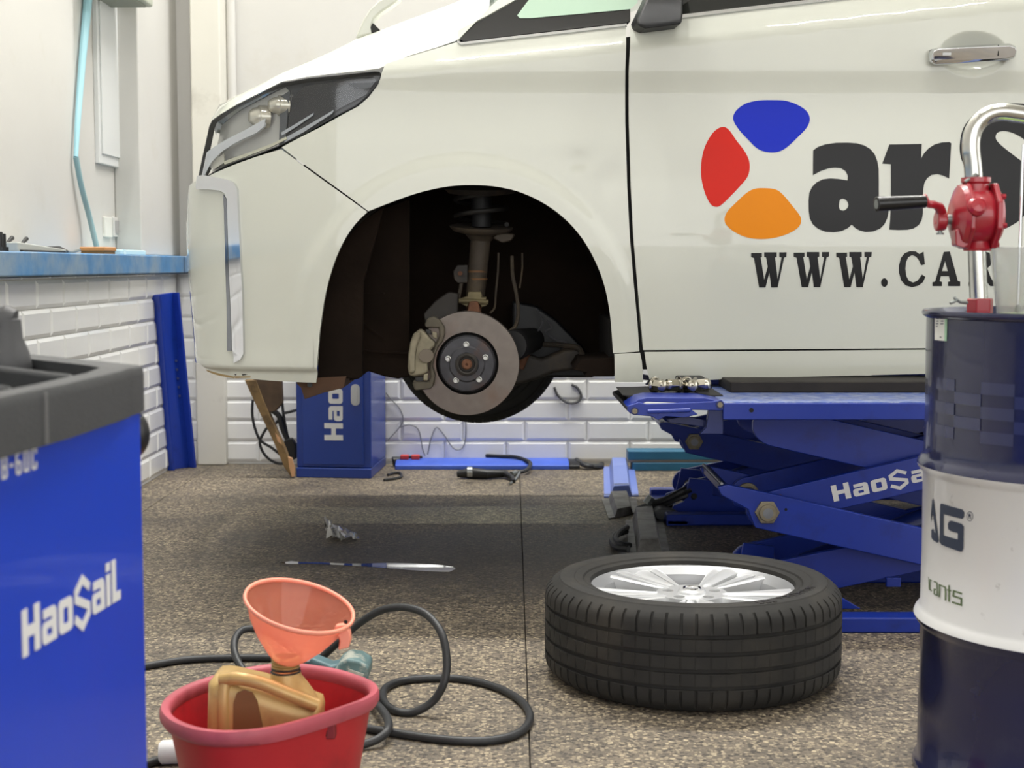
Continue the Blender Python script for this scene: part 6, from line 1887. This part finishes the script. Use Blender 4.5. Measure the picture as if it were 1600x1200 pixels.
for pts in ([(395, 625), (394, 645), (398, 668), (407, 688), (425, 700), (440, 712)], [(440, 600), (441, 630), (444, 655), (450, 685)], [(412, 676), (406, 690), (410, 705), (420, 717), (434, 724), (446, 724)], [(442, 646), (455, 643), (466, 640)], [(412, 676), (418, 668), (430, 662), (440, 650)]):
    MB().tube(catmull([P(px, py, yk) for px, py in pts], 6), .0065, n=8).build('strand', M_HOSE, cl)
MB().prism([(p.x, p.z) for p in [P(*q, yk - .02) for q in ((444, 688), (456, 684), (463, 694), (464, 716), (458, 718), (446, 706))]], (0, yk - .04, 0), (1, 0, 0), (0, 0, 1), (0, .05, 0)).build('plug', M_DARK, cl, bevel=.006)
MB().tube(catmull([P(px, py, yk - .01) for px, py in ((424, 640), (436, 650), (440, 665), (446, 680), (452, 690))], 5), .013, n=10).build('gas_strut', M_DARK, cl)

# thin wire dangling on the wall and a coil of cable
def wall_line(name, label, cat, strands, r, m):
    t = thing(name, P(*strands[0][0], YB - .02), label, cat)
    for s_ in strands:
        MB().tube(catmull([P(px, py, YB - .018) for px, py in s_], 6), r, n=6).build('strand', m, t)
    return t
M_WIRE = mat('grey_wire', '7c7d7f', 0.5)
wall_line('dangling_wire', 'thin grey wire dangling on the white tiles beside the cabinet', 'wire', [[(603, 614), (612, 625), (624, 638), (630, 655), (624, 668), (606, 688)], [(624, 668), (640, 664), (654, 672), (660, 700), (664, 712)], [(668, 710), (674, 684), (682, 668), (694, 680), (708, 700), (720, 702), (727, 688), (728, 655)]], .003, M_WIRE)
wall_line('cable_coil', 'dark cable loop hanging on the white tiles right of the far tyre', 'cable', [[(866, 605), (872, 618), (886, 629), (902, 628), (908, 618), (902, 606), (893, 601)]], .007, mat('dark_grey_cable', '4a4a4a', 0.5))

# low blue crossbeam on the floor
M_BEAM = mat('beam_blue', '3f5fc4', 0.45, coat=.2, var=.1, vscale=9)
beam = thing('floor_beam', G(760, 735), 'long low blue steel beam on the floor along the back wall', 'steel beam')
yb0 = G(620, 734).y
x0, x1 = P(617, 720, yb0).x, P(906, 720, yb0).x
zt = P(760, 722, yb0).z
MB().prism([(yb0, 0), (yb0, zt * .55), (yb0 + .04, zt), (yb0 + .16, zt), (yb0 + .2, 0)], (x0, 0, 0), (0, 1, 0), (0, 0, 1), (x1 - x0 - .05, 0, 0)).build('profile', M_BEAM, beam, bevel=.004)
MB().prism([(yb0 + .005, 0), (yb0 + .005, zt * .5), (yb0 + .04, zt * .9), (yb0 + .15, zt * .9), (yb0 + .19, 0)], (x1 - .05, 0, 0), (0, 1, 0), (0, 0, 1), (.05, 0, 0)).build('end_shoe', M_DARK, beam, bevel=.004)
for px, py, lb in ((633, 713, 'red connector on the blue floor beam, left one'), (650, 712, 'red connector on the blue floor beam, right one')):
    q = P(px, py, yb0 + .10); q.z = zt
    t = thing('red_connector', q, lb, 'connector', 'red connectors on the beam')
    MB().box(q.x - .022, q.x + .018, q.y - .02, q.y + .02, q.z, q.z + .022).build('shell', mat('red_plastic', 'c2342f', 0.4), t, bevel=.005)
    MB().cyl(q + Vector((.016, 0, .011)), q + Vector((.03, 0, .011)), .007, n=10).build('nozzle', M_DARK, t)
q = G(612, 732)
t = thing('hose_fitting', q, 'black hose fitting between the cabinet and the blue beam', 'fitting')
MB().cyl(q + Vector((.0, .06, .025)), q + Vector((.04, .07, .03)), .024, .018, n=14).build('body', M_DARK, t, bevel=.003)
MB().tube(catmull([G(606, 742, .006), G(616, 739, .006), G(626, 740, .006), G(625, 746, .006), G(600, 750, .006)], 5), .006, n=8).build('hose_loop', M_HOSE, t)
# black air gun
yg = G(770, 745).y
gun = thing('air_gun', G(770, 747), 'black air gun lying on the floor in front of the blue beam', 'air gun')
MB().tube([G(714, 741, .02), G(735, 739, .026), G(760, 741, .024), G(792, 740, .02)], [.014, .026, .022, .016], n=14).build('barrel', M_DARK, gun)
MB().tube([G(788, 740, .02), G(800, 746, .016), G(803, 752, .010)], [.015, .012, .008], n=10).build('grip', M_DARK, gun)
MB().cyl(G(730, 737, .05), G(738, 737, .05), .022, n=16).build('gauge', mat('gauge_silver', 'b0b4b4', .3, .6), gun)
MB().tube(catmull([G(797, 756, .006), G(806, 748, .006), G(812, 738, .02)], 5), .005, n=8).build('nozzle', M_STEELGREY, gun)
t = thing('spiral_hose', G(820, 733), 'dark air hose arching over the blue floor beam', 'hose')
MB().tube(catmull([G(806, 739, .012), G(822, 735, .02), Vector(P(829, 726, yb0 - .04)), P(824, 720, yb0 + .02), P(805, 714, yb0 + .1), P(780, 713, yb0 + .15), P(760, 712, yb0 + .2)], 6), .009, n=10).build('hose', M_HOSE, t)
MB().cyl(G(806, 739, .012), G(799, 741, .014), .012, n=10).build('coupling', M_STEELGREY, t)
t = thing('black_hose_bundle', G(930, 728), 'black hose bundle on the floor right of the blue beam', 'hose')
for k in range(3):
    MB().tube(catmull([Vector((x1 - .01, yb0 + .05 + .04 * k, .03)), G(915, 726 + k, .02), G(932, 730 - k, .012), G(941, 729 - 2 * k, .01)], 5), .011, n=8).build('hose', M_HOSE, t)
# dark teal box section at the wall
bx0 = G(988, 736); bx1 = G(1140, 736)
t = thing('steel_profile', (bx0 + bx1) / 2, 'dark teal double steel profile lying at the back wall under the lift', 'steel profile')
M_TEALB = mat('teal_blue_enamel', '22617f', 0.45, var=.08, vscale=9)
zq = P(1050, 705, bx0.y).z
MB().box(bx0.x, bx0.x + .75, bx0.y, bx0.y + .12, 0, zq * .42).build('lower_profile', M_TEALB, t, bevel=.004)
MB().box(bx0.x - .02, bx0.x + .73, bx0.y + .015, bx0.y + .12, zq * .42, zq * .56).build('spacer', mat('warm_grey', 'a39b8e', .6), t)
MB().box(bx0.x - .02, bx0.x + .73, bx0.y, bx0.y + .12, zq * .56, zq).build('upper_profile', M_TEALB, t, bevel=.004)
# steel hose covers on the floor
def cover(name_label, pxs, h, m, inset=.35):
    """pxs: near-left, near-right, far-right, far-left ground pixels"""
    a, b, c, d = [G(*p) for p in pxs]
    t = thing('hose_cover', (a + c) / 2, name_label, 'hose cover', 'steel hose covers')
    def L(p, q, k, z): r = p.lerp(q, k); return Vector((r.x, r.y, z))
    k = inset * .5
    MB().hexa([L(a, b, k, 0), L(a, b, 1 - k, 0), L(d, c, 1 - k, 0), L(d, c, k, 0), L(a, b, inset * .8, h), L(a, b, 1 - inset * .8, h), L(d, c, 1 - inset * .8, h), L(d, c, inset * .8, h)]).build('hat', m, t, bevel=.002)
    for k0, k1 in ((0, k + .02), (1 - k - .02, 1)):
        MB().hexa([L(a, b, k0, 0), L(a, b, k1, 0), L(d, c, k1, 0), L(d, c, k0, 0), L(a, b, k0, .006), L(a, b, k1, .006), L(d, c, k1, .006), L(d, c, k0, .006)]).build('flange', m, t)
M_GALV = mat('dirty_galvanised', '8a8985', 0.5, 0.4, var=.15, vscale=20, dirt='4a453e', dirt_amt=.7, dscale=9, dthr=(.45, .65))
M_PBLUE = mat('pale_blue_steel', '7388cf', 0.4, 0.1, coat=.2)
cover('pale blue steel hose cover on the floor, rearmost of three', [(944, 778), (998, 776), (991, 731), (943, 731)], .05, M_PBLUE)
cover('dirty grey steel hose cover, middle of the three', [(951, 812), (998, 802), (994, 779), (940, 781)], .035, M_GALV)
cover('dirty grey steel hose cover nearest the loose wheel', [(983, 866), (1046, 864), (1035, 808), (977, 815)], .05, M_GALV)
t = thing('hydraulic_hoses', G(1010, 800), 'tangle of black hydraulic hoses running into the rear lift unit', 'hose')
for pts in ([(1000, 800), (1030, 790), (1060, 778), (1090, 768)], [(996, 796), (1030, 783), (1055, 776), (1080, 765)], [(1003, 803), (1040, 794), (1070, 788), (1085, 775)], [(1012, 786), (1035, 782), (1060, 770), (1082, 758)]):
    MB().tube(catmull([P(px, py, 5.62 + .05 * math.sin(px)) for px, py in pts], 6), .012, n=8).build('hose', M_HOSE, t)
MB().tube(catmull([G(978, 830, .02), G(962, 836, .02), G(957, 846, .02), G(964, 855, .02), G(982, 858, .02)], 6), .012, n=8).build('loop', M_HOSE, t)
MB().tube(catmull([G(980, 824, .03), G(968, 832, .03), G(962, 842, .03), G(970, 850, .03), G(984, 852, .02)], 6), .010, n=8).build('loop', M_HOSE, t)
for a, b in (((1010, 787), (1018, 776)), ((1062, 776), (1074, 770))):
    MB().cyl(P(*a, 5.6), P(*b, 5.6), .017, n=6).build('fitting', M_STEELGREY, t)
q = P(1050, 806, 5.5)
MB().prism([(p.x, max(0, p.z)) for p in [P(*q, 5.5) for q in ((1020, 800), (1030, 793), (1048, 795), (1062, 803), (1066, 812), (1040, 818), (1026, 812))]], (0, 5.48, 0), (1, 0, 0), (0, 0, 1), (0, .08, 0)).build('valve_block', mat('valve_grey', '5c5e60', .5, .4), t, bevel=.008)

# ------------------------------------------------------------------ floor bits
# crumpled clear plastic bag
bc0 = G(533, 846)
bag = thing('plastic_bag', bc0, 'small crumpled clear plastic bag on the oily floor', 'plastic bag')
rnd = random.Random(3)
def crumple(pxs, seed):
    rnd = random.Random(seed); b = MB(); n = 11; m = 7
    A, B, C_, D = [G(*p) for p in pxs]
    vs = []
    for i in range(n):
        for j in range(m):
            u, v = i / (n - 1), j / (m - 1)
            p = A.lerp(B, u).lerp(D.lerp(C_, u), v)
            z = .004 + .055 * rnd.random() * sin(pi * min(1, v + .15)) * (1.2 - u)
            vs.append((p.x + rnd.uniform(-.008, .008), p.y + rnd.uniform(-.02, .02), z))
    fs = [(i * m + j, (i + 1) * m + j, (i + 1) * m + j + 1, i * m + j + 1) for i in range(n - 1) for j in range(m - 1)]
    return b.add(vs, fs)
M_BAG = thin_glass('clear_film', (.93, .93, .92), 1.2, .45, (.80, .79, .76))
crumple([(513, 846), (560, 846), (556, 832), (512, 826)], 4).build('film', M_BAG, bag, angle=20)
crumple([(510, 836), (528, 846), (530, 830), (511, 818)], 9).build('loose_corner', M_BAG, bag, angle=20)
# water streak
M_WATER = mat('standing_water', '3a3733', 0.03, spec=0.9, coat=1.0, coat_rough=0.0)
pd = [G(px, py, .0012) for px, py in ((437, 879), (455, 876.5), (470, 878), (500, 878), (530, 880), (560, 880.5), (600, 879.5), (640, 880), (672, 881.5), (690, 883), (708, 885.5), (712, 889), (702, 893.5), (678, 893), (650, 891.5), (610, 888.5), (570, 885), (530, 883), (490, 881), (450, 881))]
bmw = MB().add([tuple(p) for p in pd], [tuple(range(len(pd)))])
tag(bmw.build('water_puddle', M_WATER), 'thin bright streak of water on the floor behind the funnel', 'puddle')
